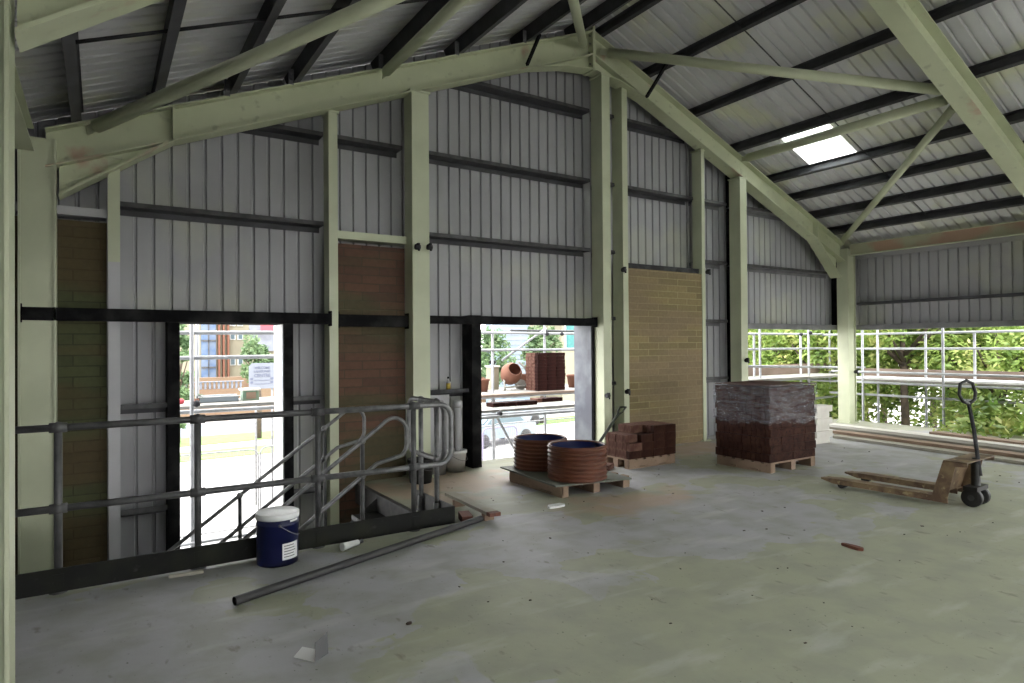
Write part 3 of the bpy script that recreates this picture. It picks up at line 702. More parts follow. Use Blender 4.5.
g = thing('steel_pipe', 'long grey scaffold tube lying on the floor', 'pipe', (1.8, 4.75, 0))
MB().tube([(.70, 4.30, .03), (2.93, 5.10, .03)], .028, 16, caps=False).build('tube', 'pipe_dark', g)
MB().tube([(2.93-.03, 5.09, .03), (.70, 4.30, .03)], .0235, 16, caps=False).build('bore', 'black', g)

g = thing('folded_card', 'small white card on the floor, half of it folded upright', 'card', (.92, 3.33, 0))
MB().prism([(.835, 3.405, .004), (.915, 3.295, .002), (.985, 3.40, .002), (.905, 3.50, .004)], (0, 0, .002)).build('flat_leaf', 'paper', g)
MB().prism([(.915, 3.295, .002), (1.0, 3.355, .002), (.99, 3.335, .125), (.915, 3.29, .105)], (.002, .002, 0)).build('upright_leaf', 'cardshade_print', g)  # same white card, its shaded side darkened in the colour

g = thing('timber_plank', 'short green-grey plank with a red end near the end of the long tube', 'plank', (3.0, 5.3, 0), 0)
MB().bar((3.06, 5.98, .075), (3.02, 5.06, .075), .11, .03).build('board', 'plank', g)
MB().bar((3.02, 5.06, .075), (3.017, 4.99, .075), .112, .032).build('painted_end', 'redend', g)
MB().box(2.98, 3.09, 5.7, 5.76, 0, .06).build('packer', 'wood', g); MB().box(2.97, 3.07, 5.1, 5.16, 0, .06).build('packer', 'wood', g)
o = MB().bar((2.80, 5.12, .033), (2.86, 5.31, .033), .1, .064).build('brick', 'redend', loc=(2.83, 5.2, 0)); tag(o, 'single orange brick at the right end of the toe board', 'brick')
g = thing('plastic_fitting', 'white plastic pipe fitting lying beside the long tube', 'fitting', (1.68, 5.0, 0))
MB().tube([(1.60, 4.985, .03), (1.62, 4.992, .03), (1.75, 5.04, .03)], [.032, .03, .022], 14).build('cup', 'white', g)
MB().tube([(1.75, 5.04, .03), (1.79, 5.055, .03)], .016, 12).build('spigot', 'galv', g)
o = MB().bar((.40, 5.08, .012), (.62, 5.06, .012), .035, .02).build('wood_offcut', 'plank', loc=(.44, 5.07, 0)); tag(o, 'thin wood offcut lying below the toe board', 'offcut')
def chip(c, s, n, name, m, label, cat, seed):
    rnd = random.Random(seed); b = MB(); 
    pts = [(c[0]+s[0]*math.cos(2*PI*k/n)*rnd.uniform(.7, 1.1), c[1]+s[1]*math.sin(2*PI*k/n)*rnd.uniform(.7, 1.1), .001) for k in range(n)]
    b.prism(pts, (0, 0, s[2])); bmesh.ops.bevel(b.bm, geom=b.bm.edges[:], offset=s[2]*.25, segments=1)
    o = b.build(name, m, loc=(c[0], c[1], 0)); tag(o, label, cat); return o
chip((3.82, 5.15), (.13, .06, .02), 8, 'plaster_lump', 'white', 'flat white lump of plaster in front of the pallet of drums', 'debris', 3)
chip((4.96, 2.78), (.03, .10, .022), 7, 'brick_shard', 'redend', 'broken red brick shard on the open floor at right', 'debris', 5)
chip((1.5, 3.45), (.02, .012, .012), 6, 'stone', 'soil', 'small dark stone right of the folded card', 'debris', 8)
rn = random.Random(12)
b = MB()
for k in range(110):
    x, y = rn.uniform(1.0, 10), rn.uniform(1.6, 6.8)
    if y > 4.8 and x < 3.2: continue
    r = rn.choice((.003, .004, .004, .006)); c = Vector((x, y, r*.4)); a = rn.uniform(0, PI)
    b.obox(c, (math.cos(a), math.sin(a), 0), (-math.sin(a), math.cos(a), 0), (0, 0, 1), r*rn.uniform(.8, 2), r*rn.uniform(.6, 1.3), r*.4)
o = b.build('floor_debris', 'soil', loc=(5, 4, 0)); tag(o, 'scattered dark crumbs and grit over the concrete floor', 'debris', kind='stuff')

# ---------------------------------------------------------------- pallets
def pallet(loc, lx, ly, label, m='wood', turned=False):
    """bearers run along local Y; turned: along world X"""
    g = thing('pallet', label, 'pallet', loc, -PI/2 if turned else 0, 'wooden pallets'); x, y, z = 0, 0, 0
    W = WM[g.name]; _b = MB.build
    class PB(MB):
        def build(s, *a, **k): s.bm.transform(W); return _b(s, *a, **k)
    if turned: lx, ly = ly, lx
    nb = 6; bw = .1
    for k in range(nb):
        yy = y-ly/2+bw/2+(ly-bw)*k/(nb-1)
        PB().box(x-lx/2, x+lx/2, yy-bw/2, yy+bw/2, .108, .128).build('deck_board', m, g)
    for xx in (x-lx/2+.045, x, x+lx/2-.045):
        PB().box(xx-.045, xx+.045, y-ly/2, y+ly/2, .09, .108).build('bearer', m, g)
        for yy, hw in ((y-ly/2+.09, .09), (y, .11), (y+ly/2-.09, .09)): PB().box(xx-.045, xx+.045, yy-hw, yy+hw, .018, .09).build('block', m, g)
        PB().box(xx-.045, xx+.045, y-ly/2, y+ly/2, 0, .018).build('skid', m, g)
    for xx in (x-lx/2, x+lx/2-.018): PB().box(xx-.004, xx+.022, y-ly/2, y+ly/2, .03, .106).build('side_board', m, g)
    return g
pallet((4.57, 5.92, 0), .96, 1.02, 'pallet with a plywood sheet, under the ribbed drums')
o = MB().obox((4.50, 5.93, .137), (1, -.17, 0), (.07, 1, 0), (0, 0, 1), .47, .62, .009).build('plywood_sheet', 'ply', loc=(4.5, 5.93, .128)); tag(o, 'dark plywood sheet on the pallet under the ribbed drums', 'board')
pallet((6.17, 6.42, 0), .84, .52, 'pallet under the low loose brick stack', turned=True)
pallet((7.475, 5.38, 0), .94, .82, 'pallet under the shrink-wrapped brick pack')

# lathe caps the open rim, so build it with caps removed
def lathe_open(s, prof, c, n=48):
    c = Vector(c); rings = [[s.bm.verts.new(c+Vector((r*math.cos(2*PI*k/n), r*math.sin(2*PI*k/n), h))) for k in range(n)] for r, h in prof]
    for A, B in zip(rings, rings[1:]):
        for k in range(n):
            f = s.bm.faces.new([A[k], A[(k+1) % n], B[(k+1) % n], B[k]]); f.smooth = True
    return s
def drum(x, y, R, z0, H, nr, label):
    g = thing('ribbed_drum', label, 'drum', (x, y, z0), 0, 'ribbed drums')
    prof = [(R-.03, 0)]; ph = H/nr
    for k in range(nr):
        for a in range(7): prof.append((R-.026+.026*math.sin(PI*a/6)**.6, k*ph+ph*(.08+.84*a/6)))
    prof += [(R-.010, H), (R-.018, H+.006), (R-.034, H+.002), (R-.038, H-.01)]
    lathe_open(MB(), prof, (x, y, z0)).build('ribbed_wall', 'orange', g)
    lathe_open(MB(), [(R-.038, H-.01), (R-.045, .02), (.001, .02)], (x, y, z0)).build('lining', 'navy', g)
    return g
drum(4.43, 5.575, .330, .147, .370, 8, 'front ribbed terracotta drum lined dark blue, shovel handle leaning out')
drum(4.46, 6.32, .326, .147, .360, 8, 'rear ribbed terracotta drum lined navy, behind the one holding the shovel')
g = thing('shovel', 'shovel leaning out of the front ribbed drum', 'shovel', (4.45, 5.6, .2))
a = Vector((4.40, 5.52, .20)); e = Vector((5.16, 5.70, .80))
tag(g, 'shovel leaning out of the front ribbed drum towards the brick stack', 'shovel')
MB().tube([a+(e-a)*.25, e], .017, 10).build('shaft', 'shovel', g)
d = (e-a).normalized(); sd = Vector((-d.y, d.x, 0)).normalized()
MB().tube([e-d*.02, e+d*.035+sd*.03, e+d*.11+sd*.042, e+d*.115-sd*.042, e+d*.035-sd*.03, e-d*.02], .012, 8).build('grip', 'shovel', g)
up_ = sd.cross(d)
MB().obox(a+(e-a)*.12, d, sd, up_, .12, .09, .003).build('blade', 'galv_dark', g)

# loose bricks: one mesh, many objects
def brick_mesh(name, lx, ly, lz, m):
    b = MB().box(-lx/2, lx/2, -ly/2, ly/2, 0, lz); bmesh.ops.bevel(b.bm, geom=b.bm.edges[:], offset=.004, segments=1)
    bmesh.ops.recalc_face_normals(b.bm, faces=b.bm.faces)
    me = bpy.data.meshes.new(name); b.bm.to_mesh(me); b.bm.free(); me.materials.append(M[m]); return me
M['brick_out'] = mat('backlit_dark_brick', (.016, .005, .004), .85, spec=.1, noise=[(9, (.03, .01, .008), .4, .65)])  # outdoor bricks, backlit shade put into the colour
edge_dark = brick_mesh('brick_on_edge', .208, .063, .1, 'brickdark'); edge_mid = brick_mesh('brick_on_edge_dusty_and_lit', .208, .063, .1, 'brickmid')
flat_dark = brick_mesh('brick_flat', .213, .1, .063, 'brick_out'); flat_mid = brick_mesh('brick_flat_dusty', .213, .1, .063, 'brickmid')
def brick(me, loc, rz, label, group):
    o = bpy.data.objects.new('brick', me); C.objects.link(o); o.location = loc; o.rotation_euler = (0, 0, rz); tag(o, label, 'brick', group); return o
rn = random.Random(4)
for k in range(4):
    for i in range(4):
        for j in range(7):
            if k < 2 and 0 < i and 0 < j < 6: continue     # buried, nothing of it shows
            if k == 3 and (j < 4 and i > 2 and False): continue
            if k == 3 and (i == 0 or (i == 1 and j < 3)): continue
            if k == 2 and i == 0 and j < 1: continue
            x = 5.86+i*.213+rn.uniform(-.006, .006)+(.01 if k % 2 else 0); y = 6.19+j*.067+rn.uniform(-.004, .004)
            hot = (k == 3 and j > 0) or (i == 0 and j > 0) or rn.random() < .08  # top is dusty; left column is paler to carry the light on that side
            top_ = k == 3 or (k == 2 and (i == 0 or (i == 1 and j < 5)))
            lb = '%s brick, low pile, %s course up, %s column from left, %s row' % ('dusty' if hot else 'dark', ORD[k], ORD[i], ORD[j])
            brick(edge_mid if hot else edge_dark, (x, y, .128+k*.101), rn.uniform(-.02, .02), lb, 'bricks in the low loose stack')
# fill so that the visible courses rest on something
brick_loose = brick(flat_mid, (5.55, 6.35, 0), .5, 'dusty brick lying on the floor against the low loose stack', 'x'); del brick_loose['group']

# shrink-wrapped pack
g = thing('brick_pack', 'tall pack of dark red bricks, upper half shrink-wrapped, on a pallet', 'brick pack', (7.475, 5.38, .128))
x0, x1, y0, y1 = 6.99, 7.96, 4.965, 5.80
nc = 9; ch = .104
for k in range(nc):
    b = MB(); z = .128+k*ch+.002; off = (-.012, .012)[k % 2]*(1 if rn.random() > .4 else -.5)
    nx, ny = 4, 12; dx, dy = (x1-x0)/nx, (y1-y0)/ny
    for i in range(nx):
        for j in range(ny):
            if 0 < i < nx-1 and 0 < j < ny-1 and k < nc-1: continue
            jx, jy = rn.uniform(-.004, .004), rn.uniform(-.003, .003)
            b.box(x0+i*dx+.003+jx+off, x0+(i+1)*dx-.003+jx+off, y0+j*dy+.003+jy, y0+(j+1)*dy-.003+jy, z, z+ch-.004)
    b.build('brick_course', 'brickdark', g)
def wrapmesh():
    b = MB(); rr = random.Random(9); H0, H1 = .60, 1.10; rings = []
    cx, cy = (x0+x1)/2, (y0+y1)/2; hx, hy = (x1-x0)/2+.02, (y1-y0)/2+.012
    per = []
    N = 14
    for k in range(N): per.append((-hx+2*hx*k/N, -hy))
    for k in range(N): per.append((hx, -hy+2*hy*k/N))
    for k in range(N): per.append((hx-2*hx*k/N, hy))
    for k in range(N): per.append((-hx, hy-2*hy*k/N))
    for r in range(9):
        z = H0+(H1-H0)*r/8; ring = []
        for i, (px_, py_) in enumerate(per):
            zz = z+(.025*math.sin(i*.5)+.015*math.sin(i*1.7) if r == 0 else 0)
            q = 1+rr.uniform(-.006, .010)
            ring.append(b.bm.verts.new((cx+px_*q, cy+py_*q, zz)))
        rings.append(ring)
    n_ = len(per)
    for A, B in zip(rings, rings[1:]):
        for k in range(n_): b.bm.faces.new([A[k], A[(k+1) % n_], B[(k+1) % n_], B[k]])
    return b
wrapmesh().build('plastic_wrap', 'wrap', g)
b = MB(); b.obox((7.475, 5.38, 1.088), (1, 0, 0), (0, 1, 0), (0, 0, 1), .49, .42, .005); b.build('top_sheet', 'brickmid', g)

# pale block stack behind the pack
for k in range(6):
    for i in range(1):
        o = MB().box(-.22, .22, -.11, .11, 0, .1).build('concrete_block', 'stone', loc=(0, 0, 0))
        o.location = (9.80+i*.46+(k % 2)*.04, 6.12-.03*(k % 2), k*.102)
        tag(o, 'pale concrete block behind the wrapped pack, %s course up' % ORD[k], 'block', 'pale blocks behind the brick pack')

# ---------------------------------------------------------------- planks on the floor at right
def floorplank(name, a, b_, w_, h, m, label):
    o = MB().bar(a, b_, w_, h).build(name, m, loc=(a[0], a[1], a[2]-h/2)); return tag(o, label, 'plank', 'planks stacked by the right wall')
def beside(p, q, off):
    p, q = Vector(p), Vector(q); d = (q-p).normalized(); s_ = Vector((d.y, -d.x, 0)); return p+s_*off, q+s_*off
A_, B_ = Vector((11.37, 6.85, 0)), Vector((10.85, 2.7, 0))
spec = [(0, .5, .024, .045, 'plank', -.10, 'weathered plank, bottom of the pile near the corner column'),
        (1, .0, .075, .045, 'plank', .00, 'weathered plank, second layer of the pile by the right wall'),
        (2, .1, .125, .045, 'stone', .04, 'pale plank, top layer of the pile by the right wall')]
Zl = Vector((0, 0, 1))
for k, (i, st, z, h, m, off, lb) in enumerate(spec):
    p, q = beside(A_+Vector((-.02*k, -st*.4, z)), B_+Vector((0, 0, z)), off)
    floorplank('plank', p, q, .24, h, m, lb)
for k, (st, z, off, m, lb) in enumerate(((.55, .024, .42, 'plank', 'bottom plank of the front row of the pile by the right wall'),
                                         (.5, .072, .43, 'wood', 'brownish plank on top of the front row of the pile by the right wall'),
                                         (.7, .024, .66, 'plank', 'low plank nearest the pallet truck in the pile by the right wall'),
                                         (1.2, .024, -.42, 'plank', 'plank lying furthest back in the pile by the right wall'),
                                         (1.6, .12, -.40, 'wood', 'brown plank resting at the back of the pile by the right wall'),
                                         (1.0, .072, -.41, 'stone', 'pale plank at the back of the pile by the right wall'))):
    p, q = beside(A_+Vector((-.1, -st, z)), B_+Vector((0, 0, z)), off)
    floorplank('plank', p, q, .22, .045, m, lb)

# ---------------------------------------------------------------- pallet truck
# local axes: origin at the heel, +X towards the fork tips
tipL, tipR = Vector((6.92, 4.25, 0)), Vector((7.42, 4.30, 0))
heel = Vector((7.10, 3.06, 0))
g = thing('pallet_truck', 'worn rusty pallet truck with two forks, handle cut off by the right edge', 'pallet truck', (7.1, 3.1, 0), math.atan2(1.17, -.05))
TW = WM[g.name]
def L(x, y, z): return TW @ Vector((x, y, z))
def locbox(x0, x1, y0, y1, z0, z1, name, m, par=g, taper=None):
    b = MB().box(x0, x1, y0, y1, z0, z1); b.bm.transform(TW); return b.build(name, m, par)
for yy, off in ((.10, 0), (-.42, 0)):
    b = MB()
    # fork: channel with tapering toe; slight offset so the two toes end apart
    y0f, y1f = yy-.075, yy+.075
    b.prism([(-.02, y0f, .095), (1.0, y0f, .095), (1.14, y0f+.0, .088), (1.14, y0f, .078), (1.0, y0f, .045), (-.02, y0f, .045)], (0, .012, 0))
    b.prism([(-.02, y1f-.012, .095), (1.0, y1f-.012, .095), (1.14, y1f-.012, .088), (1.14, y1f-.012, .078), (1.0, y1f-.012, .045), (-.02, y1f-.012, .045)], (0, .012, 0))
    b.box(-.02, .98, y0f, y1f, .095, .102)
    b.prism([(.98, y0f, .102), (.98, y1f, .102), (1.16, y1f-.035, .085), (1.18, yy, .083), (1.16, y0f+.035, .085)], (0, 0, -.008))
    b.bm.transform(TW); f = b.build('fork', 'rust', g)
    b = MB().lathe([(.038, -.045), (.038, .045)], (.93, yy, .038), 16, 'Y'); b.bm.transform(TW); b.build('roller', 'rubber', g)
b = MB()
for y0f in (.17, -.50):
    b.prism([(.0, y0f, .045), (.0, y0f, .12), (-.10, y0f, .46), (-.30, y0f, .46), (-.30, y0f, .42), (-.20, y0f, .41), (-.13, y0f, .10), (-.13, y0f, .045)], (0, .014, 0))
b.prism([(-.005, -.50, .10), (.005, -.50, .11), (-.095, -.50, .46), (-.105, -.50, .45)], (0, .68, 0))
b.box(-.30, -.10, -.50, .184, .452, .46)
b.bm.transform(TW); b.build('battery_box', 'rust', g)
for yy in (-.07, -.25):
    b = MB().lathe([(.05, -.03), (.088, -.028), (.09, -.022), (.09, .022), (.088, .028), (.05, .03)], (-.25, yy, .09), 24, 'Y'); b.bm.transform(TW); wv = b.build('steer_wheel', 'rubber', g)
    b = MB().lathe([(.03, -.034), (.03, .034)], (-.25, yy, .09), 12, 'Y'); b.bm.transform(TW); b.build('hub', 'galv_dark', wv)
b = MB().lathe([(.045, .09), (.05, .12), (.04, .13), (.04, .40), (.03, .42), (.03, .47)], (-.25, -.16, 0), 16); b.box(-.31, -.19, -.30, -.02, .16, .2); b.bm.transform(TW); b.build('pump', 'rubber', g)
b = MB().tube([(-.29, -.16, .30), (-.24, -.16, .75), (-.20, -.16, 1.0)], .018, 10); b.bm.transform(TW); b.build('tow_bar', 'dark', g)
b = MB().tube([(-.20, -.16, 1.0), (-.20, -.30, 1.03), (-.19, -.36, 1.10), (-.18, -.31, 1.20), (-.18, -.16, 1.23), (-.18, -.01, 1.20), (-.19, .04, 1.10), (-.20, -.02, 1.03), (-.20, -.16, 1.0)], .016, 8); b.bm.transform(TW); b.build('grip_loop', 'rubber', g)

# ---------------------------------------------------------------- things by the gable between post and doorway
def tub(c, r0, r1, h, m, label, name='bucket'):
    g = thing(name, label, 'bucket', c)
    lathe_open(MB(), [(.001, .004), (r0, .004), (r0, 0), (r1, h*.86), (r1+.01, h*.87), (r1+.01, h), (r1-.003, h), (r0-.004, .01), (.001, .01)], c, 32).build('body', m, g)
    MB().tube([(c[0]+(r1+.012)*math.cos(a), c[1]+(r1+.012)*math.sin(a), c[2]+h*.86-.09*math.sin(PI*k/12)) for k, a in [(k, -2.6+k*PI/12) for k in range(13)]], .003, 6).build('handle', 'galv', g)
    return g
tub((3.87, 7.38, 0), .11, .135, .27, 'white', 'white plastic bucket standing in front of the grey vertical pipe')
tub((3.58, 7.32, 0), .10, .12, .26, 'primer', 'grey bucket beside the white plastic bucket')
tub((3.20, 7.00, 0), .13, .15, .28, 'rubber', 'black builder bucket behind the guard rail end')
g = thing('vertical_pipe', 'grey upright pipe in the corner left of the centre doorway', 'pipe', (3.97, 7.42, 0))
MB().tube([(3.97, 7.50, .0), (3.97, 7.50, .80)], .05, 20).build('shaft', 'primer', g)
MB().lathe([(.05, .80), (.058, .80), (.058, .88), (.04, .90), (.001, .90)], (3.97, 7.50, 0), 20).build('socket', 'primer', g)
o = MB().box(3.46, 3.84, 7.50, 7.515, .012, .98).build('lining_panel', 'clad', loc=(3.65, 7.5, 0)); tag(o, 'plain grey panel leaning below the waist-high rail left of the doorway', 'panel')
g = thing('bottle', 'small bottle with a yellow label standing on the waist-high rail', 'bottle', (3.86, 7.56, 1.006))
MB().lathe([(.028, 0), (.03, .01), (.03, .13), (.012, .16), (.012, .18)], (3.86, 7.56, 1.006), 16).build('body', 'primer', g)
MB().lathe([(.0305, .02), (.0305, .12)], (3.86, 7.56, 1.006), 16).build('yellow_label', 'yellow', g)
MB().lathe([(.014, .18), (.014, .205), (.001, .205)], (3.86, 7.56, 1.006), 12).build('cap', 'black', g)
o = MB().box(3.47, 3.52, 7.54, 7.58, 1.006, 1.05).build('mastic_blob', 'white', loc=(3.5, 7.56, 1.006)); tag(o, 'small white tub on the left end of the waist-high rail', 'tub')

# ================================================================ OUTSIDE
g = MB().box(-60, 90, 7.9, 120, GZ-.3, GZ); g.box(13.4, 90, -60, 7.9, GZ-.3, GZ); g.box(-60, 13.4, -60, 7.9, GZ-.4, GZ-.11)
o = g.build('ground', 'ground', loc=(10, 40, GZ)); struct(o)
tag(MB().prism([(-20, 26, GZ), (40, 31, GZ), (40, 33, GZ), (-20, 28.6, GZ)], (0, 0, .03)).build('lawn', 'grass', loc=(0, 28, GZ)), 'near strip of green lawn beyond the mesh fence', 'grass', kind='stuff')
tag(MB().prism([(-20, 30.5, GZ), (40, 35, GZ), (40, 37.5, GZ), (-20, 34, GZ)], (0, 0, .03)).build('lawn', 'grass', loc=(0, 33, GZ)), 'far strip of green lawn beside the road', 'grass', kind='stuff')
tag(MB().prism([(-20, 34, GZ), (40, 37.5, GZ), (40, 41.5, GZ), (-20, 41.0, GZ)], (0, 0, .015)).build('road', 'asphalt', loc=(0, 40, GZ)), 'blue-grey road beyond the lawn', 'road')

# scaffolding
def scaffold(label, ledgers, standards, braces=(), loc=(0, 0, GZ), couplers=True, m='galv_bright'):
    g = thing('scaffold', label, 'scaffold', loc)
    for a, b in standards_iter(standards): MB().tube([a, b], .024, 10).build('standard', m, g)
    for a, b in ledgers: MB().tube([a, b], .024, 10).build('ledger', m, g)
    for a, b in braces: MB().tube([a, b], .022, 10).build('brace', m, g)
    return g
def standards_iter(s):
    for x, y, z1 in s: yield (x, y, GZ), (x, y, z1)
def coup(g, pts):
    for p in pts: MB().ball(p, .045, 1).build('coupler', 'dark', g)
g = scaffold('galvanised scaffold outside the left doorway', [((-.8, 8.35, 1.78), (2.6, 8.35, 1.80)), ((-.8, 8.35, 1.49), (2.6, 8.35, 1.50)), ((-.8, 8.4, .86), (2.6, 8.4, .86)), ((-.8, 9.3, .86), (2.6, 9.3, .86))],
             [(.90, 8.32, 3.5), (1.03, 8.95, 3.5), (3.3, 8.35, 3.5)], loc=(.9, 8.6, GZ)); coup(g, [(.95, 8.3, .96), (1.05, 8.9, .98)])
MB().tube([(.35, 8.12, -.62), (2.6, 8.12, -.60)], .018, 8).build('ledger', 'galv_bright', g)
for k in range(4):
    y = 8.46+k*.235
    o = MB().box(-.9, 2.9, y, y+.225, .885, .923).build('scaffold_board', 'board_pale', loc=(1, y, .885)); tag(o, 'pale scaffold board outside the left doorway, %s out from the wall' % ORD[k], 'board', 'boards outside the left doorway')
# centre
g = scaffold('scaffold seen through the centre doorway with a diagonal brace', [((3.6, 7.94, .585), (6.9, 7.94, .585)), ((3.8, 9.9, 1.86), (11.5, 9.9, 1.83)), ((3.8, 9.9, 1.55), (11.5, 9.9, 1.52)), ((3.8, 8.02, .608), (6.9, 8.02, .608)), ((3.6, 9.9, .69), (11.2, 9.9, .69)), ((3.6, 11.0, .69), (11.2, 11.0, .69))],
             [(5.98, 9.95, 3.6), (7.14, 9.95, 3.6), (4.0, 8.0, 3.6), (8.9, 9.95, 3.6)], braces=[((6.2, 9.98, 1.35), (7.2, 9.98, 1.95)), ((5.1, 8.6, .72), (7.2, 9.9, -1.6))], loc=(6, 9, GZ))
coup(g, [(4.90, 7.96, .63), (6.66, 7.96, .66), (7.15, 9.88, 1.84), (7.5, 9.88, 1.84)])
for p, q in (((6.4, 10, 1.90), (9.5, 10, 1.90)),): MB().tube([p, q], .022, 8).build('ledger', 'galv_dark', g)
for k in range(4):
    y = 8.05+k*.235
    o = MB().box(3.7, 6.78-.03*k, y, y+.225, .635, .673).build('scaffold_board', 'board_pale', loc=(5, y, .71)); tag(o, 'grey scaffold board outside the centre doorway, %s out from the wall' % ORD[k], 'board', 'boards outside the centre doorway')
for k in range(7):
    y = 9.60+k*.235
    o = MB().box(4.2, 11.4, y, y+.225, .722, .76).build('scaffold_board', 'board_pink' if k == 0 else 'board_pale', loc=(7, y, .742)); tag(o, 'board of the outer loading platform, %s out' % ORD[k], 'board', 'boards of the loading platform')
# bricks lying on the boards
for k in range(8):
    brick(flat_dark, (5.10+k*.105, 8.5+.02*(k % 2), .673), PI/2, 'dark brick, %s from the left in the row on the centre doorway boards' % ORD[k], 'row of bricks on the boards')
for k in range(5):
    brick(flat_dark if k else flat_mid, (6.12+k*.105, 8.78, .673), PI/2, 'dark brick, %s from the left in the short row at the boards\' right end' % ORD[k], 'short row of bricks on the boards')
rn = random.Random(21)
for k in range(11):
    for i in range(3):
        for j in range(4):
            if 0 < i and 0 < j and k < 10: continue     # buried
            hot = i == 0 and j > 0
            brick(flat_mid if hot else flat_dark, (7.03+i*.2155+rn.uniform(-.008, .008), 9.92+j*.104, .76+k*.0655), rn.uniform(-.03, .03),
                  '%s brick of the tall platform stack, %s course up, %s from left, %s leaf' % ('dusty' if hot else 'dark', ORD[k], ORD[i], ORD[j]), 'bricks in the tall outdoor stack')
# cement mixer
g = thing('cement_mixer', 'dusty red cement mixer on the loading platform left of the brick stack', 'mixer', (6.75, 10.5, .76))
mc = Vector((6.76, 10.55, 1.07))
b = MB()
lathe_open(b, [(.001, -.18), (.10, -.18), (.18, -.13), (.215, 0), (.20, .09), (.13, .2), (.12, .2), (.185, .08), (.001, -.15)], (0, 0, 0), 28)
b.bm.transform(Matrix.Rotation(-PI/2, 4, 'X'))
b.bm.transform(Matrix.Translation(mc) @ Matrix.Rotation(PI-.15, 4, 'Z') @ Matrix.Rotation(.5, 4, 'X')); b.build('drum', 'pot', g)
MB().tube([(6.80, 10.35, 1.31), (6.93, 10.33, 1.2), (7.02, 10.32, 1.02), (7.05, 10.32, .80)], .022, 10).build('yoke', 'board_pale', g)
MB().tube([(6.52, 10.4, .76), (6.6, 10.55, .98)], .02, 8).tube([(7.0, 10.7, .76), (6.85, 10.6, .98)], .02, 8).tube([(6.5, 10.4, .82), (7.05, 10.35, .84)], .02, 8).build('stand', 'board_pale', g)
MB().lathe([(.10, -.02), (.10, .02)], (6.9, 10.4, .86), 20, 'Y').build('wheel', 'board_pale', g)
MB().box(6.95, 7.08, 10.5, 10.7, .9, 1.06).build('motor_box', 'pot', g)
g = thing('lamp_post', 'buff block pier topped by a small black lamp on the loading platform', 'lamp', (6.50, 10.85, .76))
MB().box(6.42, 6.60, 10.75, 10.93, .76, 1.20).build('pier', 'render', g); MB().box(6.40, 6.62, 10.73, 10.95, 1.20, 1.23).build('cap', 'stone', g)
MB().lathe([(.02, 1.23), (.02, 1.25), (.06, 1.27), (.07, 1.31), (.03, 1.34), (.001, 1.35)], (6.51, 10.84, 0), 14).build('lamp', 'black', g)
def planter(x, y, z, r, h, label):
    g = thing('planter', label, 'pot', (x, y, z)); lathe_open(MB(), [(.001, .0), (r*.75, 0), (r, h*.85), (r*1.1, h*.86), (r*1.1, h), (r*.92, h), (r*.9, h*.9), (.001, h*.9)], (x, y, z), 24).build('pot', 'pot', g)
    lathe_open(MB(), [(r*.9, h*.91), (.001, h*.93)], (x, y, z), 24).build('soil', 'soil', g)
planter(6.02, 10.4, .76, .13, .24, 'terracotta pot at the left edge of the platform outside the centre doorway')
planter(8.15, 10.35, .76, .14, .26, 'terracotta pot on the platform, right of the tall brick stack')
planter(8.0, 10.7, .76, .11, .20, 'small terracotta pot right behind the tall brick stack')
planter(7.3, 10.75, .76, .12, .26, 'terracotta pot between the mixer and the tall brick stack')

# right-hand opening scaffold and side scaffold
g = scaffold('scaffold outside the right part of the gable', [((9.7, 8.6, 1.83), (15.2, 8.6, 1.84)), ((9.7, 8.6, 1.51), (15.2, 8.6, 1.51)), ((9.4, 7.9, 1.22), (14.6, 7.9, 1.07)), ((9.6, 8.45, .34), (14.6, 8.45, .40)), ((9.6, 8.6, .83), (15, 8.6, .83))],
             [(11.25, 8.2, 3.2), (11.6, 8.6, 1.83), (12.92, 8.2, 3.2), (13.4, 8.7, 1.83), (14.55, 8.7, 3.4), (10.2, 8.6, 3.4)], loc=(12, 8.5, GZ))
coup(g, [(9.9, 7.88, 1.2), (12.92, 8.15, 1.85), (13.2, 8.55, 1.83)])
for k in range(4):
    y = 7.98+k*.235
    o = MB().box(9.9, 14.4, y, y+.225, .885, .923).build('scaffold_board', 'board_pale', loc=(12, y, .885)); tag(o, 'pale scaffold board outside the right opening of the gable, %s out from the wall' % ORD[k], 'board', 'boards outside the right opening')
o = MB().box(10.2, 15.0, 8.94, 8.975, .923, 1.15).build('toe_board', 'board_pink', loc=(12, 8.95, .923)); tag(o, 'pinkish toe board along the platform outside the right opening', 'board')
g = scaffold('scaffold outside the right side wall', [((14.1, YB, 1.82), (14.1, 8.6, 1.82)), ((14.1, YB, 1.50), (14.1, 8.6, 1.50)), ((13.55, YB, .545), (13.55, 8.1, .545)), ((13.45, YB, 1.02), (13.45, 8.0, 1.02)), ((13.5, YB, .80), (13.5, 8.6, .80))],
             [(13.5, 7.35, 1.95), (14.1, 7.35, 3.2), (14.15, 6.42, 1.83), (13.5, 5.82, 3.2), (14.15, 5.55, 1.83), (14.1, 3.8, 3.2), (13.5, 3.2, 3.2)], loc=(13.8, 5, GZ))
for k in range(4):
    x = 13.50+k*.235
    o = MB().box(x, x+.225, YB, 7.9, .83, .868).build('scaffold_board', 'board_pale', loc=(x, 0, .83)); tag(o, 'pale scaffold board along the right side wall, %s out from the wall' % ORD[k], 'board', 'boards outside the side wall')
o = MB().box(14.46, 14.49, YB, 7.9, .868, 1.06).build('toe_board', 'board_pink', loc=(14.5, 0, .87)); tag(o, 'pinkish toe board along the side scaffold platform', 'board')
o = MB().box(13.62, 14.3, YB, 7.7, .868, .90).build('pale_sheeting', 'white', loc=(14, 0, .868)); tag(o, 'long white sheet lying on the side scaffold platform', 'sheet')
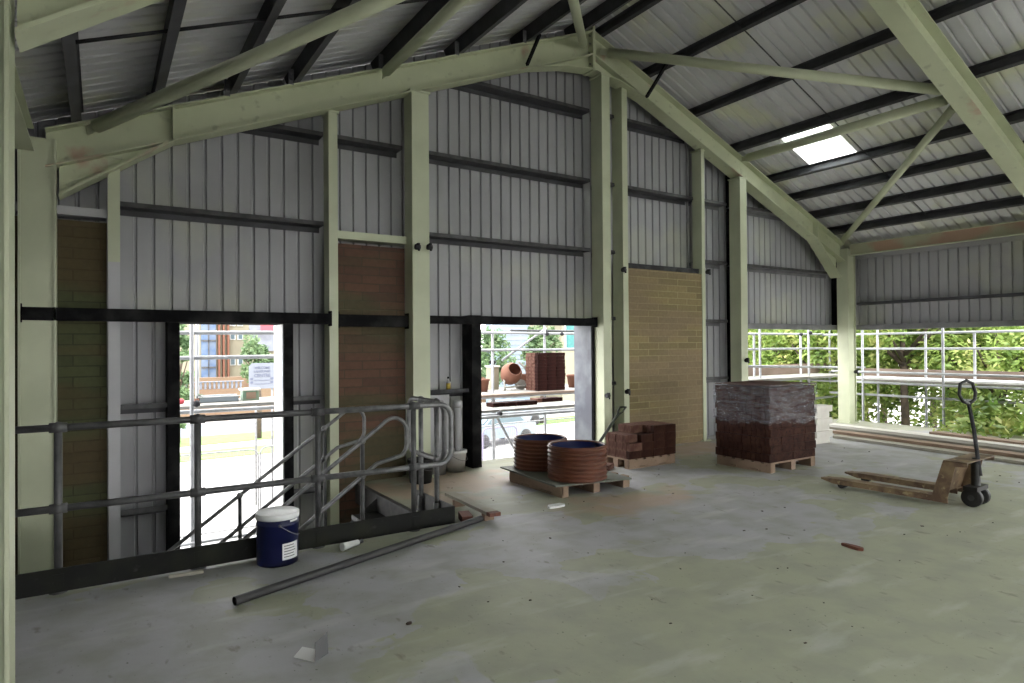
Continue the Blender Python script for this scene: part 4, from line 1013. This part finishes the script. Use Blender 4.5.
# teal posts
for i, (x, y) in enumerate(((17.5, 10.8), (19.3, 8.3))):
    g = thing('teal_post', 'teal steel fence post outside, seen %s' % ('between the brick pack and the corner column', 'below the side scaffold right of the corner column')[i], 'post', (x, y, GZ), 0, 'teal posts')
    MB().box(x-.09, x+.09, y-.09, y+.09, GZ, .15 if i == 0 else -.3).build('shaft', 'teal', g)
    MB().box(x-.13, x+.13, y-.13, y+.13, GZ, GZ+.04).build('base_plate', 'teal', g)

# mesh fence panels
def mesh_panel(x0, x1, y, z0, z1, label, m='galv', r=.02, group='site fence panels'):
    g = thing('fence_panel', label, 'fence', ((x0+x1)/2, y, z0), 0, group)
    c = .18; z0 += .02
    pts = [(x0, y, z0), (x0, y, z1-c)]+arc((x0+c, y, z1-c), c, PI, PI/2, X_, Z_)+arc((x1-c, y, z1-c), c, PI/2, 0, X_, Z_)+[(x1, y, z0)]
    MB().tube(pts, r, 8).build('frame', m, g)
    MB().tube([(x0, y, z0+.12), (x1, y, z0+.12)], r, 8).build('bottom_rail', m, g)
    b = MB(); k = x0+.08
    while k < x1: b.bar((k, y, z0+.12), (k, y, z1-.02), .004, .004, (0, 1, 0)); k += .08
    for zz in [z0+.12+.25*q for q in range(1, 8)]:
        if zz < z1: b.bar((x0, y, zz), (x1, y, zz), .004, .004)
    b.build('wire_mesh', m, g)
    MB().box(x0-.12, x0+.12, y-.3, y+.3, GZ, GZ+.12).build('concrete_foot', 'stone', g)
    return g
for i, (a, b_) in enumerate(((-3.7, -.25), (-.15, 3.2), (3.3, 6.7), (6.8, 10.2), (10.3, 13.7))):
    mesh_panel(a, b_, 16.0+(a+4)*.08, GZ, -.82, 'wire mesh site fence panel outside, %s from the left' % ORD[i])
g = mesh_panel(11.0, 12.4, 19.0, GZ, -1.2, 'lavender tinted mesh panel standing in the yard, seen below the doorway boards', 'lav', .03, None)

# parked car, teal container outside the centre opening
def car(x, y, rz, m, label):
    g = thing('car', label, 'car', (x, y, GZ), rz); W = WM[g.name]
    prof = [(-2.0, .35), (-2.05, .75), (-1.75, .95), (-1.2, 1.0), (-.65, 1.42), (.75, 1.45), (1.35, 1.02), (1.95, .92), (2.05, .6), (2.0, .35)]
    b = MB().prism([(px_, -.82, pz) for px_, pz in prof], (0, 1.64, 0)); b.bm.transform(W); bmesh.ops.bevel(b.bm, geom=b.bm.edges[:], offset=.05, segments=2); b.build('body', m, g)
    b = MB().prism([(-1.05, -.835, 1.02), (-.62, -.835, 1.36), (.72, -.835, 1.38), (1.2, -.835, 1.02)], (0, 1.67, 0)); b.bm.transform(W); b.build('side_window', 'glass', g)
    b = MB().prism([(-1.22, -.72, 1.02), (-.68, -.72, 1.41), (-.70, -.72, 1.43), (-1.24, -.72, 1.04)], (0, 1.44, 0)); b.bm.transform(W); b.build('windscreen', 'glass', g)
    for wx in (-1.3, 1.3):
        for wy in (-.8, .8):
            b = MB().lathe([(.2, -.1), (.31, -.09), (.31, .09), (.2, .1)], (wx, wy, .31), 20, 'Y'); b.bm.transform(W); b.build('wheel', 'rubber', g)
car(15.0, 25.0, .2, 'vanblue', 'pale blue car parked outside, seen below the boards of the centre doorway')
car(19.0, 30.0, .2, 'vanblue', 'pale blue car parked further off beyond the nearer one')

# the street side, seen through the left doorway
o = MB().box(-10, 60, 44.0, 44.4, GZ, -.2).build('boundary_wall', 'brick_far', loc=(6, 44, GZ)); tag(o, 'long orange brick boundary wall across the road', 'wall')
g = thing('balustrade', 'row of small white balusters in front of the boundary wall', 'balustrade', (6, 42.6, GZ))
MB().box(2.5, 9.5, 42.5, 42.8, GZ, -.85).build('plinth', 'brick_far', g)
for k in range(14):
    x = 4.1+k*.25; MB().lathe([(.09, -.85), (.05, -.78), (.085, -.64), (.05, -.5), (.09, -.42)], (x, 42.65, 0), 10).build('baluster', 'sign_white', g)
MB().box(4.0, 7.5, 42.5, 42.8, -.42, -.38).build('coping', 'sign_white', g)
g = thing('apartment_building', 'cream building with tall blue glazed bays behind the brick wall', 'building', (8, 58, GZ))
MB().box(-4, 22, 58, 66, GZ, 9).build('wall', 'render', g)
for x in (6.95, 15.5):
    f = MB().box(x, x+1.1, 57.7, 58.1, GZ+1, 8).build('glazed_bay', 'bluepanel', g)
    for z in (0, 2.2, 4.4): MB().box(x, x+1.1, 57.6, 57.72, z, z+.14).build('transom', 'galv_dark', f)
    MB().box(x+.5, x+.58, 57.6, 57.72, GZ+1, 8).build('mullion', 'galv_dark', f)
for x in (8.2, 8.55, 8.9): MB().box(x, x+.14, 57.5, 58.0, GZ, 7).build('brown_pilaster', 'pot', g)
for x in (9.15, 9.75):
    for z in (2.35, 3.5, .2):
        f = MB().box(x, x+.42, 57.9, 58.02, z, z+.75).build('window', 'white', g); MB().box(x+.05, x+.37, 57.86, 57.9, z+.06, z+.69).build('pane', 'glass', f)
MB().box(-4.4, 22.4, 57.4, 66.4, 9, 9.5).build('roof', 'roofslate', g)
g = thing('slate_roofed_house', 'slate roofed house with a red sign above the rounded tree', 'house', (17, 50, GZ))
MB().box(9.9, 13.8, 52, 56, GZ, 1.4).build('wall', 'render', g)
MB().prism([(9.7, 51.6, 1.4), (14.1, 51.6, 1.4), (14.1, 54, 6.0), (9.7, 54, 6.0)], (0, .2, 0)).build('roof', 'roofslate', g)
MB().box(10.3, 11.2, 51.3, 51.5, 2.9, 3.9).build('red_sign', 'redsign', g)
# sign board
g = thing('notice_board', 'white notice board with clipped corner reading WELCOME LANGUAGE CENTRE', 'sign', (3.9, 19.0, GZ))
def sgn(x, z): return (x, 19.0, z)
zx = [(3.49, .47), (3.49, 1.10), (3.58, 1.19), (4.19, 1.19), (4.19, .47)]
MB().prism([sgn(*p) for p in zx], (0, .03, 0)).build('board', 'sign_white', g)
MB().tube([(3.68, 19.07, GZ), (3.68, 19.07, 1.1)], .03, 8).build('post', 'galv', g); MB().tube([(4.12, 19.07, GZ), (4.12, 19.07, 1.1)], .03, 8).build('post', 'galv', g)
def text(s_, x, y, z, size, m, par, name='lettering', ext=.004, rz=0):
    cu = bpy.data.curves.new(name, 'FONT'); cu.body = s_; cu.size = size; cu.extrude = ext; cu.offset = size*.02; cu.align_x = 'CENTER'
    t = bpy.data.objects.new('tmp', cu); C.objects.link(t); bpy.context.view_layer.update()
    me = bpy.data.meshes.new_from_object(t); bpy.data.objects.remove(t)
    o = bpy.data.objects.new(name, me); me.materials.clear(); me.materials.append(M[m])
    C.objects.link(o); o.parent = par
    o.matrix_local = WM[par.name].inverted() @ Matrix.Translation((x, y, z)) @ Matrix.Rotation(rz, 4, 'Z') @ Matrix.Rotation(PI/2, 4, 'X')
    return o
text('WELCOME', 3.84, 18.995, 1.03, .085, 'letter', g); text('LANGUAGE', 3.84, 18.995, .93, .085, 'letter', g); text('CENTRE', 3.84, 18.995, .80, .12, 'letter', g)
MB().box(3.63, 4.04, 18.99, 18.998, .70, .712).box(3.63, 4.04, 18.99, 18.998, .60, .612).build('ruled_line', 'letter', g)
for x in (3.56, 4.10):
    MB().box(x-.035, x+.035, 18.985, 18.998, .72, .78).box(x-.035, x+.035, 18.985, 18.998, .62, .68).build('emblem', 'letter', g)
# green box, van, plant pot on the near boards
g = thing('storage_box', 'pale green plastic box on the boards outside the left doorway', 'box', (1.62, 8.95, .923))
MB().box(1.56, 1.76, 8.9, 9.1, .923, 1.05).build('body', 'green_pl', g); MB().box(1.545, 1.775, 8.885, 9.115, 1.05, 1.075).build('lid', 'stone', g)
MB().box(1.60, 1.72, 8.893, 8.9, .945, 1.03).build('brown_panel', 'wood', g)
g = thing('plastic_trough', 'long pale blue trough lying on the boards outside the left doorway', 'trough', (1.2, 8.95, .923))
MB().box(1.05, 1.50, 8.85, 8.87, .923, .995).box(1.05, 1.50, 9.08, 9.1, .923, .995).box(1.05, 1.07, 8.87, 9.08, .923, .995).box(1.48, 1.50, 8.87, 9.08, .923, .995).box(1.05, 1.5, 8.85, 9.1, .923, .93).build('body', 'vanblue', g)
MB().box(1.03, 1.52, 8.835, 8.85, .99, 1.003).box(1.03, 1.52, 9.1, 9.115, .99, 1.003).build('rim', 'white', g)
g = thing('potted_plant', 'small brown pot with sparse leaves beside the scaffold upright', 'plant', (1.0, 8.78, .923))
lathe_open(MB(), [(.001, 0), (.025, 0), (.035, .06), (.001, .055)], (1.0, 8.78, .923), 16).build('pot', 'pot', g)
b = MB(); rn = random.Random(2)
for k in range(26):
    a_ = rn.uniform(0, 2*PI); r = rn.uniform(.01, .08); c = Vector((1.0+r*math.cos(a_), 8.78+r*math.sin(a_), .98+rn.uniform(0, .07)))
    b.obox(c, (math.cos(a_), math.sin(a_), .3), (-math.sin(a_), math.cos(a_), 0), (-.3, 0, 1), .018, .007, .0008)
b.build('leaves', 'leaf_cool', g)
o = MB().ball((.84, 8.85, .955), .036, 2).build('red_cone', 'redsign', loc=(.84, 8.85, .923)); tag(o, 'small red ball shaped lump at the left edge of the boards', 'lump')

# house with pale blue boarding seen through the centre doorway
g = thing('boarded_house', 'pale blue boarded gable between two trees, seen through the centre doorway', 'house', (20, 34, GZ))
b = MB(); MB().box(21.1, 23.2, 34, 36, GZ, 5).build('wall', 'blueclad', g)
b = MB()
for k in range(26): b.box(21.05, 23.25, 33.96, 34.0, GZ+.3+k*.3, GZ+.31+k*.3+.02)
b.build('board_joints', 'galv', g)
MB().prism([(20.7, 33.6, 5), (23.6, 33.6, 5), (22.1, 33.6, 6.6)], (0, 2.6, 0)).build('roof', 'roofslate', g)
g = thing('brick_house', 'pale orange brick house with a dark teal window, right side of the centre doorway', 'house', (28, 34, GZ))
MB().box(27.3, 36, 34, 42, GZ, 8).build('wall', 'brick_far', g)
f = MB().box(26.0, 27.2, 33.9, 34.2, 1.4, 3.2).build('window', 'white', g); MB().box(26.1, 27.1, 33.8, 33.9, 1.5, 3.1).build('pane', 'teal', f)
MB().box(25.8, 27.3, 34, 42, GZ, 8).build('side_wing', 'render', g)
MB().box(25.6, 36.3, 33.7, 42.3, 8, 8.3).build('roof', 'roofslate', g)

# trees
def leaf_tree(x, y, h0, rx, rz_, n, ls, m, label, seed, base=GZ, zc=None):
    g = thing('tree', label, 'tree', (x, y, base), 0, 'trees and shrubs outside'); rr = random.Random(seed)
    zc = zc if zc is not None else base+h0+rz_
    t = MB(); t.tube([(x, y, base), (x+.05, y, base+(zc-base)*.5), (x, y+.05, zc+rz_*.3)], [.14, .10, .04], 8)
    for k in range(6):
        a = k*1.05; t.tube([(x, y, zc-rz_*.5+k*.1), (x+math.cos(a)*rx*.7, y+math.sin(a)*rx*.7, zc+rz_*.2)], [.05, .015], 6)
    t.build('trunk', 'bark', g)
    b = MB(); clumps = []
    for k in range(26):
        a, ph = rr.uniform(0, 2*PI), math.acos(rr.uniform(-1, 1)); q = rr.uniform(.45, .95)
        clumps.append((Vector((x+rx*q*math.sin(ph)*math.cos(a), y+rx*q*math.sin(ph)*math.sin(a), zc+rz_*q*math.cos(ph))), rr.uniform(.25, .5)*rx))
    for k in range(n):
        c, r = rr.choice(clumps); d = Vector((rr.gauss(0, 1), rr.gauss(0, 1), rr.gauss(0, 1))).normalized()
        p = c+d*r*rr.uniform(.6, 1.05)
        if p.z < base+.1: continue
        u = Vector((rr.gauss(0, 1), rr.gauss(0, 1), rr.gauss(0, .6))).normalized(); v = u.cross(d+Vector((.01, .3, .5))).normalized()
        s = ls*rr.uniform(.6, 1.3)
        vs = [b.bm.verts.new(p+u*s), b.bm.verts.new(p+v*s*.45), b.bm.verts.new(p-u*s), b.bm.verts.new(p-v*s*.45)]
        b.bm.faces.new(vs)
    o = b.build('foliage', m, g)
TREES = [(6.5, 33.0, .95, 1.45, 3800, .10, 'leaf_cool', 'rounded green tree in front of the cream building, seen in the left doorway', .85),
         (3.0, 33.5, .75, 3.0, 2400, .14, 'leaf_cool', 'pale green tree at the left edge of the left doorway view', .8),
         (18.0, 30.0, 1.0, 1.7, 3200, .13, 'leaf_cool', 'yellow-green tree at the left edge of the centre doorway', .9),
         (21.3, 30.0, 1.15, 1.5, 3200, .13, 'leaf_cool', 'green tree above the tall outdoor brick stack', 1.5),
         ]
for i, (x, y, rx, rz_, n, ls, m, lb, zc) in enumerate(TREES): leaf_tree(x, y, 2, rx, rz_, n, ls, m, lb, 30+i, zc=zc)
RT = [('seen at the left edge of the right-hand opening', 51.5, 20), ('in the right-hand opening, next to the left scaffold upright', 55.0, 19), ('in the right-hand opening, nearest the corner column', 58.5, 18),
      ('directly behind the corner column', 61.5, 20), ('just right of the corner column', 64.2, 17.5), ('in the middle of the side opening', 67, 19), ('at the far right of the side opening', 70, 17.5), ('beyond the right edge of the side opening', 73.5, 19)]
for i, (t, az, R) in enumerate(RT):
    a = math.radians(az); leaf_tree(math.sin(a)*R, math.cos(a)*R, 1, 1.75, 2.0, 9000, .075, 'leaf', 'bright green tree %s' % t, 60+i, zc=1.2 if (i < 3 or i > 5) else (1.9 if i < 5 else 1.3))
for i, (t, az, R, r) in enumerate((('low at the far right', 69.0, 14.5, 1.2), ('low beyond the right edge', 72.5, 14.5, 1.4), ('low between the brick pack and the corner column', 57.5, 17, 1.1))):
    a = math.radians(az); leaf_tree(math.sin(a)*R, math.cos(a)*R, 1, r, r*.9, 2600, .09, 'leaf', 'leafy shrub %s' % t, 90+i, zc=-.5)
# tall tree belt standing further back so that no bare sky shows under the head rails
for i in range(9):
    a = math.radians(50+i*3.2); R = 25+(i % 2)*1.5
    leaf_tree(math.sin(a)*R, math.cos(a)*R, 2, 2.3, 2.6, 6500, .12, 'leaf', 'tall tree in the back row beyond the right openings, %s from the left' % ORD[i], 120+i, zc=2.0 if i < 4 else 2.5)
